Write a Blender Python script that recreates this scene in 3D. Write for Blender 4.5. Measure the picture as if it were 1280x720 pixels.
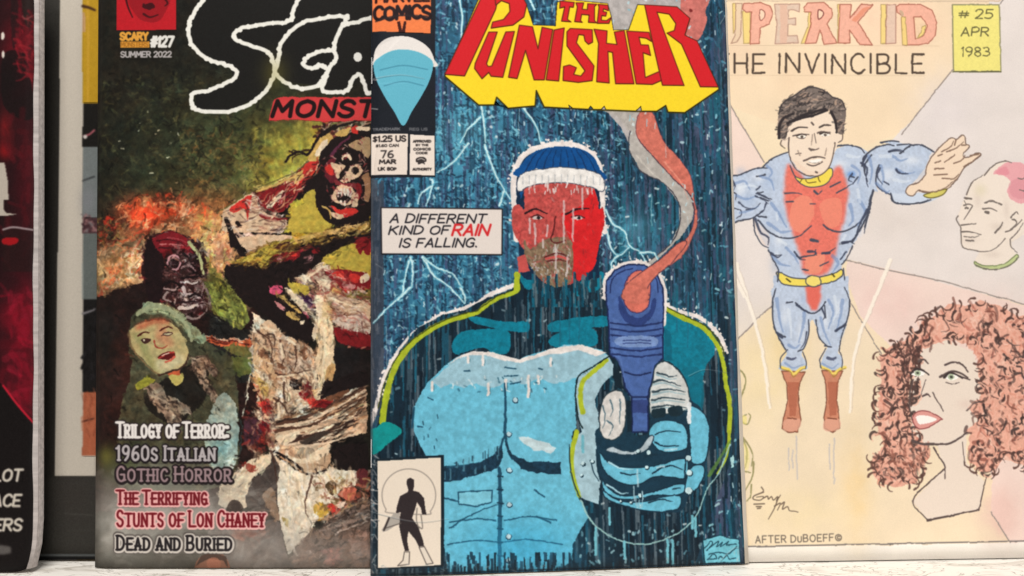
# Comic books and a magazine leaning on a white ledge, photographed close up.
import bpy, bmesh, math, random
import numpy as np
from mathutils import Vector

for o in list(bpy.data.objects):
    bpy.data.objects.remove(o)
scene = bpy.context.scene
COL = scene.collection

# ------------------------------------------------------------------ camera
CAM = np.array([0.0, 0.0, 0.124])
FPX = 1229.0                       # focal length in photo pixels (1280 wide)
cam_d = bpy.data.cameras.new('camera')
cam_d.sensor_width = 36.0
cam_d.lens = 36.0 * FPX / 1280.0
cam_d.clip_start = 0.01
cam_d.clip_end = 50
cam = bpy.data.objects.new('camera', cam_d)
cam.location = CAM
cam.rotation_euler = (math.radians(90), 0, 0)
COL.objects.link(cam)
scene.camera = cam

# ------------------------------------------------------------------ room light
world = bpy.data.worlds.new('World')
scene.world = world
world.use_nodes = True
wb = world.node_tree.nodes['Background']
wb.inputs[0].default_value = (1.0, 0.96, 0.91, 1)
wb.inputs[1].default_value = 0.36

def area(name, loc, target, size, power, col):
    d = bpy.data.lights.new(name, 'AREA')
    d.shape = 'RECTANGLE'
    d.size, d.size_y = size
    d.energy = power
    d.color = col
    o = bpy.data.objects.new(name, d)
    o.location = loc
    o.rotation_euler = (Vector(target) - Vector(loc)).to_track_quat('-Z', 'Y').to_euler()
    COL.objects.link(o)
    return o
area('ceiling_lamp', (-0.14, -0.25, 1.22), (0.0, 0.44, 0.10), (0.6, 0.35), 16.9, (1.0, 0.965, 0.91))
area('window_light', (1.3, -0.5, 0.45), (0.05, 0.44, 0.12), (0.6, 0.8), 3.4, (1.0, 0.98, 0.96))

scene.view_settings.view_transform = 'Standard'
scene.view_settings.look = 'None'
scene.view_settings.exposure = 0.0
scene.view_settings.gamma = 1.0
scene.render.engine = 'CYCLES'

# ------------------------------------------------------------------ small 2-D printing press
rng = np.random.default_rng(7)
random.seed(7)

def vnoise(h, w, cell, seed=0):
    r = np.random.default_rng(seed)
    gh, gw = int(h / cell) + 3, int(w / cell) + 3
    g = r.random((gh, gw))
    y = np.arange(h) / cell
    x = np.arange(w) / cell
    yi, xi = y.astype(int), x.astype(int)
    fy, fx = y - yi, x - xi
    fy = (fy * fy * (3 - 2 * fy))[:, None]
    fx = (fx * fx * (3 - 2 * fx))[None, :]
    a = g[yi][:, xi]; b = g[yi][:, xi + 1]; c = g[yi + 1][:, xi]; d = g[yi + 1][:, xi + 1]
    return (a * (1 - fx) + b * fx) * (1 - fy) + (c * (1 - fx) + d * fx) * fy

def fbm(h, w, cell, seed=0, octs=3):
    out = np.zeros((h, w)); amp = 1; tot = 0
    for k in range(octs):
        out += amp * vnoise(h, w, max(cell / 2 ** k, 1.5), seed + k * 11)
        tot += amp; amp *= 0.55
    return out / tot

def spline(pts, closed=False, n=6):
    p = np.asarray(pts, float)
    m = len(p)
    if m < 3: return p
    if closed:
        idx = np.arange(m)
        p0, p1, p2, p3 = p[(idx - 1) % m], p[idx], p[(idx + 1) % m], p[(idx + 2) % m]
    else:
        q = np.vstack([2 * p[0] - p[1], p, 2 * p[-1] - p[-2]])
        p0, p1, p2, p3 = q[:-3], q[1:-2], q[2:-1], q[3:]
    t = (np.arange(n) / n)[None, :, None]
    p0, p1, p2, p3 = [v[:, None, :] for v in (p0, p1, p2, p3)]
    c = 0.5 * (2 * p1 + (p2 - p0) * t + (2 * p0 - 5 * p1 + 4 * p2 - p3) * t ** 2 + (3 * p1 - p0 - 3 * p2 + p3) * t ** 3)
    c = c.reshape(-1, 2)
    return c if closed else np.vstack([c, p[-1:]])

def pts_of(a):
    a = np.asarray(a, float)
    return a.reshape(-1, 2) if a.ndim == 1 else a

def fr(ox, oy, s=4.0):
    """measuring frame: x,y pairs read off an enlarged detail -> photo pixels"""
    def f(*v):
        return pts_of(v) / s + np.array([ox, oy])
    return f

GLY = {
'A': (4, '0,6 2,0 4,6|.8,4 3.2,4'), 'B': (3.8, '0,0 0,6|~0,0 2.4,0 3.3,.8 3,2.4 2,2.9 0,3|~0,3 2.6,3 3.8,4.2 3.2,5.6 2,6 0,6'),
'C': (3.9, '~3.8,1 3,.1 1.6,0 .3,1.3 0,3 .4,4.9 1.7,6 3,5.9 3.9,5'), 'D': (4, '0,0 0,6|~0,0 2,.2 3.6,1.4 4,3 3.5,4.8 2,5.9 0,6'),
'E': (3.4, '3.4,0 0,0 0,6 3.4,6|0,3 2.7,3'), 'F': (3.3, '3.3,0 0,0 0,6|0,3 2.7,3'),
'G': (4, '~3.8,1 3,.1 1.6,0 .3,1.3 0,3 .4,4.9 1.7,6 3.2,5.9 3.9,5|3.9,5.6 3.9,3.3 2.4,3.3'),
'H': (3.8, '0,0 0,6|3.8,0 3.8,6|0,3 3.8,3'), 'I': (.4, '.2,0 .2,6'), 'J': (2.8, '~2.8,0 2.8,4.6 2,5.9 .8,5.9 0,4.8'),
'K': (3.8, '0,0 0,6|3.6,0 0,3.3|1.2,2.6 3.8,6'), 'L': (3.2, '0,0 0,6 3.2,6'), 'M': (4.8, '0,6 .4,0 2.4,4 4.4,0 4.8,6'),
'N': (4, '0,6 0,0 4,6 4,0'), 'O': (4.4, '~2.2,0 .5,1 0,3 .5,5 2.2,6 3.9,5 4.4,3 3.9,1 2.2,0'),
'P': (3.6, '0,6 0,0|~0,0 2.4,0 3.6,.9 3.4,2.5 2.2,3.2 0,3.2'), 'R': (3.8, '0,6 0,0|~0,0 2.4,0 3.5,.9 3.3,2.3 2.2,3 0,3|1.6,3 3.8,6'),
'Q': (4.4, '~2.2,0 .5,1 0,3 .5,5 2.2,6 3.9,5 4.4,3 3.9,1 2.2,0|2.8,4.4 4.4,6.4'),
'S': (3.6, '~3.4,.9 2.6,.1 1.2,0 .2,1 .4,2.3 1.8,3 3.3,3.8 3.5,5 2.5,6 1,5.9 0,5'), 'T': (4, '0,0 4,0|2,0 2,6'),
'U': (3.8, '~0,0 0,4.2 .7,5.7 1.9,6 3.1,5.7 3.8,4.2 3.8,0'), 'V': (4, '0,0 2,6 4,0'), 'W': (5.2, '0,0 1.2,6 2.6,1.6 4,6 5.2,0'),
'X': (3.8, '0,0 3.8,6|3.8,0 0,6'), 'Y': (3.8, '0,0 1.9,3 3.8,0|1.9,3 1.9,6'), 'Z': (3.6, '0,0 3.6,0 0,6 3.6,6'),
'0': (3.6, '~1.8,0 .3,1 0,3 .3,5 1.8,6 3.3,5 3.6,3 3.3,1 1.8,0'), '1': (1.2, '0,1 .9,0 .9,6'),
'2': (3.4, '~0,1.2 1,.1 2.4,0 3.3,1.2 2.8,2.8 0,6|0,6 3.4,6'), '3': (3.4, '~.2,.4 1.6,0 3.1,.8 2.8,2.3 1.4,2.8|~1.4,2.8 3.2,3.4 3.4,4.8 2.2,6 0,5.6'),
'5': (3.4, '3.2,0 .4,0 .2,2.6|~.2,2.6 1.8,2.3 3.2,3.2 3.3,4.8 2,6 0,5.6'), '6': (3.5, '~2.9,.2 1.2,.8 .1,3 .2,5 1.5,6 3.1,5.4 3.4,4 2.4,2.9 1,3.1 .2,4.2'),
'7': (3.4, '0,0 3.4,0 1.2,6'), '8': (3.5, '~1.7,0 .3,.8 .5,2.2 1.7,2.8 3.1,3.7 3.3,5.2 1.8,6 .2,5.2 .3,3.7 1.7,2.8 3,2.1 3.1,.8 1.7,0'),
'9': (3.5, '~3.3,2 2.4,3.2 1,3.2 .1,2.2 .3,.8 1.6,0 3,.5 3.4,2 2.8,4.5 1.4,6'),
'.': (.4, '.1,5.7 .4,6'), ':': (.4, '.2,1.6 .3,2.1|.2,5.2 .3,5.7'), '#': (4, '1.4,0 .8,6|3.2,0 2.6,6|0,2 4,2|0,4 4,4'), "'": (.4, '.3,0 .1,1.4'),
'$': (3.4, '~3.2,1.1 1.8,.6 .3,1.5 1.6,2.9 3.2,4.1 1.8,5.3 0,4.8|1.7,0 1.7,6'), '/': (2.4, '2.4,0 0,6'),
'@': (5, '~2.5,.6 .6,1.4 0,3.2 .8,5.2 2.5,6 4.3,5.2 5,3.2 4.3,1.4 2.5,.6|~3.6,2.4 2.2,2 1.6,3.3 2.3,4.6 3.6,4.3'),
}

class Page:
    """A printed sheet: its place in the world (BL corner, R along the foot, U up the side, metres)
    and the ink on it, held in the page's own flat coordinates."""
    def __init__(s, BL, R, U, base, res=4400.0):
        s.BL, s.R, s.U = [np.array(v, float) for v in (BL, R, U)]
        s.W = int(np.linalg.norm(s.R) * res); s.H = int(np.linalg.norm(s.U) * res)
        s.M = np.linalg.inv(np.column_stack([s.R, s.U, s.BL - CAM]))
        s.a = np.zeros((s.H, s.W, 3)); s.a[:] = np.array(base) / 255.0
        q = s.tex([[640, 300], [740, 300]]); s.k = abs(q[1, 0] - q[0, 0]) / 100.0
        s.N = vnoise(s.H, s.W, 4, 5) - 0.5
    def ab(s, p):
        p = pts_of(p)
        d = np.stack([(p[:, 0] - 640) / FPX, np.ones(len(p)), -(p[:, 1] - 360) / FPX], 1)
        q = d @ s.M.T
        return q[:, :2] / q[:, 2:3]
    def tex(s, p):
        q = s.ab(p)
        return np.stack([q[:, 0] * s.W, (1 - q[:, 1]) * s.H], 1)
    def blend(s, y0, y1, x0, x1, m, c, al=1.0, jit=0.0):
        if m is None or y1 <= y0 or x1 <= x0: return
        m = m * al
        c = np.asarray(c, float) / 255.0
        v = s.a[y0:y1, x0:x1]
        cc = c if not jit else c * (1 + jit * s.N[y0:y1, x0:x1, None])
        v += (cc - v) * m[..., None]
    def mask(s, p, sm=False, rough=0.0):
        t = s.tex(p)
        if sm: t = spline(t, True, 5)
        if rough:
            nxt = np.roll(t, -1, 0); L = np.hypot(*(nxt - t).T); out = []
            for i in range(len(t)):
                k = max(1, int(L[i] / 7))
                f = (np.arange(k) / k)[:, None]
                out.append(t[i] * (1 - f) + nxt[i] * f)
            t = np.vstack(out); t = t + rng.normal(0, rough * s.k, t.shape)
        x0, y0 = np.floor(t.min(0)).astype(int) - 1; x1, y1 = np.ceil(t.max(0)).astype(int) + 1
        x0, y0, x1, y1 = max(x0, 0), max(y0, 0), min(x1, s.W), min(y1, s.H)
        if x1 <= x0 or y1 <= y0: return 0, 0, 0, 0, None
        m = np.zeros((y1 - y0, x1 - x0), bool)
        xs = np.arange(x0, x1) + 0.5
        n = len(t)
        for i in range(n):
            ax, ay = t[i]; bx, by = t[(i + 1) % n]
            if ay == by: continue
            if ay > by: ax, ay, bx, by = bx, by, ax, ay
            r0 = max(int(math.ceil(ay - 0.5)), y0); r1 = min(int(math.ceil(by - 0.5)), y1)
            if r1 <= r0: continue
            ys = np.arange(r0, r1) + 0.5
            xc = ax + (ys - ay) * (bx - ax) / (by - ay)
            m[r0 - y0:r1 - y0] ^= xs[None, :] > xc[:, None]
        return y0, y1, x0, x1, m.astype(float)
    def poly(s, c, p, sm=False, al=1.0, jit=0.0, rough=0.0, line=None, lw=1.0, soft=0):
        y0, y1, x0, x1, m = s.mask(p, sm, rough)
        if m is None: return
        if soft:
            pad = soft * 2
            Y0, Y1, X0, X1 = max(0, y0 - pad), min(s.H, y1 + pad), max(0, x0 - pad), min(s.W, x1 + pad)
            mm = np.zeros((Y1 - Y0, X1 - X0)); mm[y0 - Y0:y1 - Y0, x0 - X0:x1 - X0] = m
            for _ in range(2):
                for ax in (0, 1):
                    acc = np.zeros_like(mm); cnt = 0
                    for d in range(-soft, soft + 1, max(1, soft // 3)):
                        acc += np.roll(mm, d, ax); cnt += 1
                    mm = acc / cnt
            y0, y1, x0, x1, m = Y0, Y1, X0, X1, mm
        s.blend(y0, y1, x0, x1, m, c, al, jit)
        if line is not None:
            q = spline(pts_of(p), True, 5) if sm else pts_of(p)
            s.line(line, np.vstack([q, q[:1]]), lw, sm=False)
    def line(s, c, p, w=1.5, w2=None, sm=True, al=1.0, wob=0.0):
        t = s.tex(p)
        if sm: t = spline(t, False, 4)
        if wob:
            t = t + rng.normal(0, wob * s.k, t.shape)
        n = len(t)
        if n < 2: return
        w2 = w if w2 is None else w2
        x0, y0 = np.floor(t.min(0) - max(w, w2) * s.k - 1).astype(int)
        x1, y1 = np.ceil(t.max(0) + max(w, w2) * s.k + 1).astype(int)
        x0, y0, x1, y1 = max(x0, 0), max(y0, 0), min(x1, s.W), min(y1, s.H)
        if x1 <= x0 or y1 <= y0: return
        M = np.zeros((y1 - y0, x1 - x0))
        for i in range(n - 1):
            r = s.k * 0.5 * (w + (w2 - w) * i / max(1, n - 2))
            a, b = t[i], t[i + 1]
            X0 = max(int(min(a[0], b[0]) - r - 1), x0); X1 = min(int(max(a[0], b[0]) + r + 2), x1)
            Y0 = max(int(min(a[1], b[1]) - r - 1), y0); Y1 = min(int(max(a[1], b[1]) + r + 2), y1)
            if X1 <= X0 or Y1 <= Y0: continue
            gx = np.arange(X0, X1)[None, :] + 0.5; gy = np.arange(Y0, Y1)[:, None] + 0.5
            d = b - a; L = d @ d + 1e-9
            tt = np.clip(((gx - a[0]) * d[0] + (gy - a[1]) * d[1]) / L, 0, 1)
            dist = np.sqrt((gx - a[0] - tt * d[0]) ** 2 + (gy - a[1] - tt * d[1]) ** 2)
            m = np.clip(r + 0.5 - dist, 0, 1)
            sl = M[Y0 - y0:Y1 - y0, X0 - x0:X1 - x0]
            np.maximum(sl, m, out=sl)
        s.blend(y0, y1, x0, x1, M, c, al)
    def brush(s, p, n, L=(5, 16), w=(1.4, 4), ang=0, spread=.5, var=.3, dark=.1, al=.8):
        """brush marks that pick up the colour already on the page and drag it, lighter or darker"""
        p = pts_of(p); lo, hi = p.min(0), p.max(0)
        x2, y2 = p[:, 0], p[:, 1]; x3, y3 = np.roll(x2, -1), np.roll(y2, -1)
        k = tries = 0
        while k < n and tries < n * 6:
            tries += 1
            x = random.uniform(lo[0], hi[0]); y = random.uniform(lo[1], hi[1])
            if (((y2 > y) != (y3 > y)) & (x < (x3 - x2) * (y - y2) / (y3 - y2 + 1e-9) + x2)).sum() % 2 == 0: continue
            k += 1
            t = s.tex([[x, y]])[0]; X = min(max(int(t[0]), 0), s.W - 1); Y = min(max(int(t[1]), 0), s.H - 1)
            f = 1 + random.uniform(-var, var)
            if random.random() < dark: f *= .45
            wm = random.uniform(-.05, .07)
            c = np.clip(s.a[Y, X] * 255 * f * np.array([1 + wm, 1, 1 - wm]), 0, 238)
            a = math.radians(ang) + random.gauss(0, spread); l = random.uniform(*L) / 2; ww = random.uniform(*w)
            dx, dy = math.cos(a) * l, math.sin(a) * l; cu = random.uniform(-.4, .4)
            s.line(c, [[x - dx, y - dy], [x - dy * cu, y + dx * cu], [x + dx, y + dy]], ww, ww * .3, al=al)
    def lines(s, c, L, w=1.5, w2=None, **k):
        for p in L: s.line(c, p, w, w2, **k)
    def dot(s, c, x, y, r, r2=None, al=1.0, jit=0):
        r2 = r2 or r
        a = np.linspace(0, 2 * math.pi, 14)[:-1]
        s.poly(c, np.stack([x + r * np.cos(a), y + r2 * np.sin(a)], 1), al=al, jit=jit)
    def glow(s, c, x, y, rx, ry, al=1.0, p=2.0, nz=0.0):
        q = s.tex([[x, y]])[0]
        gx = (np.arange(s.W)[None, :] - q[0]) / (rx * s.k); gy = (np.arange(s.H)[:, None] - q[1]) / (ry * s.k)
        m = np.exp(-(gx * gx + gy * gy) ** (p / 2))
        if nz: m = np.clip(m * (1 + nz * (fbm(s.H, s.W, 26, int(x) + int(y)) - 0.5) * 2), 0, 1)
        s.blend(0, s.H, 0, s.W, m, c, al)
    def dabs(s, p, pal, n, L=(4, 12), w=(1.5, 4), ang=None, spread=0.6, al=1.0, curl=0.0, sm=False):
        p = pts_of(p)
        if sm: p = spline(p, True, 4)
        lo, hi = p.min(0), p.max(0)
        k = 0; x2, y2 = p[:, 0], p[:, 1]; x3, y3 = np.roll(x2, -1), np.roll(y2, -1)
        tries = 0
        while k < n and tries < n * 8:
            tries += 1
            x = random.uniform(lo[0], hi[0]); y = random.uniform(lo[1], hi[1])
            cr = ((y2 > y) != (y3 > y)) & (x < (x3 - x2) * (y - y2) / (y3 - y2 + 1e-9) + x2)
            if cr.sum() % 2 == 0: continue
            k += 1
            a = (random.uniform(0, 6.28) if ang is None else math.radians(ang) + random.gauss(0, spread))
            l = random.uniform(*L) / 2; ww = random.uniform(*w)
            dx, dy = math.cos(a) * l, math.sin(a) * l
            if curl:
                cu = curl * random.uniform(-1, 1); cx, cy = -dy * cu, dx * cu
                q = [[x - dx, y - dy], [x + cx, y + cy], [x + dx, y + dy]]
            else:
                q = [[x - dx, y - dy], [x + dx, y + dy]]
            c = pal[random.randrange(len(pal))]
            s.line(c, q, ww, ww * random.uniform(.2, .8), sm=bool(curl), al=al * random.uniform(.55, 1))
    def text(s, c, txt, x, y, h, w=1.0, wt=1.5, gap=0.22, shear=0.0, rot=0.0, al=1.0, small=0.78, serif=False, jig=0.0, width=None):
        """y = top of the capitals; lower-case letters print as small capitals"""
        def lay(wf):
            cx = 0.0; out = []
            for ch in txt:
                if ch == ' ': cx += h * 0.42 * wf; continue
                sc = h
                up = ch.upper()
                if ch != up: sc = h * small
                gw, g = GLY[up]
                out.append((ch, g, cx, sc, wf)); cx += (gw / 6 * sc) * wf + h * gap * wf
            return out, cx - h * gap * wf
        out, tot = lay(w)
        if width: out, tot = lay(w * width / tot)
        ca, sa = math.cos(math.radians(rot)), math.sin(math.radians(rot))
        for ch, g, cx, sc, wf in out:
            jy = random.uniform(-jig, jig)
            for st in g.split('|'):
                sm = st.startswith('~'); st = st.lstrip('~')
                p = np.array([[float(v) for v in q.split(',')] for q in st.split()])
                P = np.stack([cx + p[:, 0] / 6 * sc * wf, (p[:, 1] / 6 - 1) * sc + h + jy], 1)
                P[:, 0] += (h - P[:, 1]) * shear
                def place(Q): return np.stack([x + Q[:, 0] * ca - Q[:, 1] * sa, y + Q[:, 0] * sa + Q[:, 1] * ca], 1)
                s.line(c, place(P), wt, sm=sm, al=al)
                if serif and not sm:
                    for e in (P[0], P[-1]):
                        s.line(c, place(np.array([[e[0] - h * .09, e[1]], [e[0] + h * .09, e[1]]])), wt * .8, sm=False, al=al)
    def rain(s, p, pal, n, L=(8, 40), w=(1.2, 3), al=1.0):
        y0, y1, x0, x1, m = s.mask(p)
        if m is None: return
        H, W = m.shape
        for i in range(n):
            xx = random.randrange(W); yy = random.randrange(H)
            l = int(random.uniform(*L) * s.k); ww = max(1, int(round(random.uniform(*w) * s.k)))
            Y0, Y1, X0, X1 = yy, min(H, yy + l), xx, min(W, xx + ww)
            mm = m[Y0:Y1, X0:X1]
            s.blend(y0 + Y0, y0 + Y1, x0 + X0, x0 + X1, mm, pal[random.randrange(len(pal))], al)
    def wobble(s, amp, cell, seed=1):
        """hand-made unevenness: shifts the ink drawn so far by a smooth random field"""
        dx = (vnoise(s.H, s.W, cell * s.k, seed) - .5) * 2 * amp * s.k + (vnoise(s.H, s.W, cell * s.k / 3, seed + 5) - .5) * amp * s.k
        dy = (vnoise(s.H, s.W, cell * s.k, seed + 9) - .5) * 2 * amp * s.k + (vnoise(s.H, s.W, cell * s.k / 3, seed + 7) - .5) * amp * s.k
        yy, xx = np.mgrid[0:s.H, 0:s.W]
        s.a = s.a[np.clip((yy + dy).round().astype(int), 0, s.H - 1), np.clip((xx + dx).round().astype(int), 0, s.W - 1)].copy()
    def mottle(s, amt, cell, seed=3, tint=0.0):
        m = fbm(s.H, s.W, cell * s.k, seed, 4); m = (m - m.mean()) / m.std()
        s.a *= (1 + amt * np.clip(m, -2, 2))[..., None]
        if tint:
            t = fbm(s.H, s.W, cell * s.k * 1.6, seed + 40, 3); t = (t - t.mean()) / t.std() * tint
            s.a *= np.stack([1 + t, 1 - t * .2, 1 - t * .8], -1)
        s.a = np.clip(s.a, 0, 1)
    def finish(s, name, soft=1):
        a = s.a
        for _ in range(soft):
            for ax in (0, 1):
                a = (np.roll(a, 1, ax) + 2 * a + np.roll(a, -1, ax)) / 4
        g = np.random.default_rng(3).normal(0, 0.010, a.shape[:2])[..., None]
        a = np.clip(a + g, 0, 1)
        buf = np.ones((s.H, s.W, 4), np.float32); buf[..., :3] = a[::-1]
        im = bpy.data.images.new(name, s.W, s.H)
        im.pixels.foreach_set(buf.ravel()); im.pack()
        s.img = im
        return im

# ------------------------------------------------------------------ materials
def new_mat(name):
    m = bpy.data.materials.new(name); m.use_nodes = True
    return m, m.node_tree, m.node_tree.nodes['Principled BSDF']

def print_mat(name, im, rough=0.42, spec=0.35, bump=0.15, coat=0.0):
    m, nt, b = new_mat(name)
    t = nt.nodes.new('ShaderNodeTexImage'); t.image = im; t.extension = 'EXTEND'
    nt.links.new(t.outputs[0], b.inputs['Base Color'])
    b.inputs['Roughness'].default_value = rough
    b.inputs['Specular IOR Level'].default_value = spec
    b.inputs['Coat Weight'].default_value = coat; b.inputs['Coat Roughness'].default_value = 0.25
    tc = nt.nodes.new('ShaderNodeTexCoord')
    n = nt.nodes.new('ShaderNodeTexNoise'); n.inputs['Scale'].default_value = 160; n.inputs['Detail'].default_value = 4
    n2 = nt.nodes.new('ShaderNodeTexNoise'); n2.inputs['Scale'].default_value = 14; n2.inputs['Detail'].default_value = 3
    ad = nt.nodes.new('ShaderNodeMath'); ad.operation = 'MULTIPLY_ADD'; ad.inputs[1].default_value = 0.12
    bp = nt.nodes.new('ShaderNodeBump'); bp.inputs['Strength'].default_value = bump; bp.inputs['Distance'].default_value = 0.002
    nt.links.new(tc.outputs['Object'], n.inputs[0]); nt.links.new(tc.outputs['Object'], n2.inputs[0])
    nt.links.new(n.outputs[0], ad.inputs[0]); nt.links.new(n2.outputs[0], ad.inputs[2])
    nt.links.new(ad.outputs[0], bp.inputs['Height']); nt.links.new(bp.outputs[0], b.inputs['Normal'])
    return m

def plain_mat(name, col, var=0.12, scale=60, rough=0.6, stretch=(1, 1, 1)):
    m, nt, b = new_mat(name)
    tc = nt.nodes.new('ShaderNodeTexCoord'); mp = nt.nodes.new('ShaderNodeMapping'); mp.inputs['Scale'].default_value = stretch
    n = nt.nodes.new('ShaderNodeTexNoise'); n.inputs['Scale'].default_value = scale; n.inputs['Detail'].default_value = 6
    r = nt.nodes.new('ShaderNodeValToRGB')
    r.color_ramp.elements[0].position = 0.3; r.color_ramp.elements[1].position = 0.7
    r.color_ramp.elements[0].color = [c * (1 - var) for c in col] + [1]
    r.color_ramp.elements[1].color = [min(1, c * (1 + var)) for c in col] + [1]
    nt.links.new(tc.outputs['Object'], mp.inputs[0]); nt.links.new(mp.outputs[0], n.inputs[0])
    nt.links.new(n.outputs[0], r.inputs[0]); nt.links.new(r.outputs[0], b.inputs['Base Color'])
    b.inputs['Roughness'].default_value = rough
    return m

# ------------------------------------------------------------------ solid builders
def link(name, me, mat, parent=None, loc=None):
    o = bpy.data.objects.new(name, me)
    me.materials.append(mat)
    COL.objects.link(o)
    if parent is not None: o.parent = parent
    return o

def thing(name, label, cat, loc, group=None):
    o = bpy.data.objects.new(name, None); o.empty_display_size = 0.03
    COL.objects.link(o); o.location = loc
    o['label'] = label; o['category'] = cat
    if group: o['group'] = group
    return o

class Leaf:
    """places points of a bent sheet: a across, b up, off = metres towards the viewer"""
    def __init__(s, page, warp):
        s.BL, s.R, s.U, s.warp = page.BL, page.R, page.U, warp
        n = np.cross(s.R, s.U); s.n = n / np.linalg.norm(n); s.page = page
    def at(s, a, b, off=0.0):
        return s.BL + a * s.R + b * s.U + s.n * (s.warp(a, b) + off)

def slab(name, leaf, origin, mat, parent, a0=0., a1=1., b0=0., b1=1., off=0., t=0.00025, na=26, nb=38, corner=0.0, edge_wob=0.0):
    """closed thin solid that follows the bend of the leaf"""
    V = []; F = []; UV = []
    corners = [(0, 0), (1, 0)]
    for side in (0, 1):
        for j in range(nb + 1):
            for i in range(na + 1):
                u, v = i / na, j / nb
                # finer towards the right hand edge
                a = a0 + (a1 - a0) * u; b = b0 + (b1 - b0) * v
                if corner and u > 0.9 and v < 0.08:   # rounded foot corner
                    k = ((u - .9) / .1) ** 4 * (1 - v / .08) ** 2
                    a -= corner * k; b += corner * .3 * k
                if edge_wob and i == na: a += edge_wob * math.sin(v * 23 + off * 9e3) + edge_wob * .6 * math.sin(v * 61)
                p = leaf.at(a, b, off - (t if side else 0)) - origin
                V.append(p); UV.append((a, b))
    K = (na + 1) * (nb + 1)
    idx = lambda s_, i, j: s_ * K + j * (na + 1) + i
    for j in range(nb):
        for i in range(na):
            F.append((idx(0, i, j), idx(0, i + 1, j), idx(0, i + 1, j + 1), idx(0, i, j + 1)))
            F.append((idx(1, i, j), idx(1, i, j + 1), idx(1, i + 1, j + 1), idx(1, i + 1, j)))
    for i in range(na):
        F.append((idx(0, i + 1, 0), idx(0, i, 0), idx(1, i, 0), idx(1, i + 1, 0)))
        F.append((idx(0, i, nb), idx(0, i + 1, nb), idx(1, i + 1, nb), idx(1, i, nb)))
    for j in range(nb):
        F.append((idx(0, 0, j), idx(0, 0, j + 1), idx(1, 0, j + 1), idx(1, 0, j)))
        F.append((idx(0, na, j + 1), idx(0, na, j), idx(1, na, j), idx(1, na, j + 1)))
    me = bpy.data.meshes.new(name); me.from_pydata([tuple(v) for v in V], [], F)
    uv = me.uv_layers.new(name='UVMap')
    li = np.zeros(len(me.loops), int); me.loops.foreach_get('vertex_index', li)
    uv.data.foreach_set('uv', np.array(UV)[li].ravel().astype(np.float32))
    me.polygons.foreach_set('use_smooth', [True] * (2 * na * nb) + [False] * (len(F) - 2 * na * nb))
    me.update()
    return link(name, me, mat, parent)

def printed(name, leaf, origin, mat, parent, outline, sm=False, off=0.00022, label=None, step=0.012):
    """one printed piece of the cover as its own sheet, following the bend; outline measured on the photo"""
    q = leaf.page.ab(outline)
    if sm: q = spline(q, True, 5)
    q = np.clip(q, 0.0015, 0.9985)
    W, H = np.linalg.norm(leaf.R), np.linalg.norm(leaf.U)
    bm = bmesh.new()
    last = None; vs = []
    for a, b in q:
        if last is not None and math.hypot((a - last[0]) * W, (b - last[1]) * H) < 1e-5: continue
        vs.append(bm.verts.new((a * W, b * H, 0))); last = (a, b)
    bm.faces.new(vs)
    bmesh.ops.triangulate(bm, faces=bm.faces[:])
    for ax, ext in ((0, W), (1, H)):
        k = 1
        while k * step < ext:
            co = [0, 0, 0]; co[ax] = k * step; no = [0, 0, 0]; no[ax] = 1
            bmesh.ops.bisect_plane(bm, geom=bm.verts[:] + bm.edges[:] + bm.faces[:], plane_co=co, plane_no=no)
            k += 1
    uvl = bm.loops.layers.uv.new('UVMap')
    for f in bm.faces:
        for l in f.loops: l[uvl].uv = (l.vert.co.x / W, l.vert.co.y / H)
        f.smooth = True
    for v in bm.verts:
        v.co = Vector(leaf.at(v.co.x / W, v.co.y / H, off) - origin)
    bmesh.ops.recalc_face_normals(bm, faces=bm.faces[:])
    me = bpy.data.meshes.new(name); bm.to_mesh(me); bm.free()
    o = link(name, me, mat, parent)
    if label: o['label'] = label
    return o

def box(name, lo, hi, mat, parent=None, bev=0.001):
    bm = bmesh.new(); bmesh.ops.create_cube(bm, size=1)
    lo, hi = np.array(lo), np.array(hi)
    for v in bm.verts: v.co = Vector((lo + hi) / 2 + np.array(v.co) * (hi - lo))
    if bev: bmesh.ops.bevel(bm, geom=bm.edges[:], offset=bev, segments=2, affect='EDGES')
    me = bpy.data.meshes.new(name); bm.to_mesh(me); bm.free()
    return link(name, me, mat, parent)

def rect(x0, y0, x1, y1): return np.array([[x0, y0], [x1, y0], [x1, y1], [x0, y1]], float)
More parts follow.
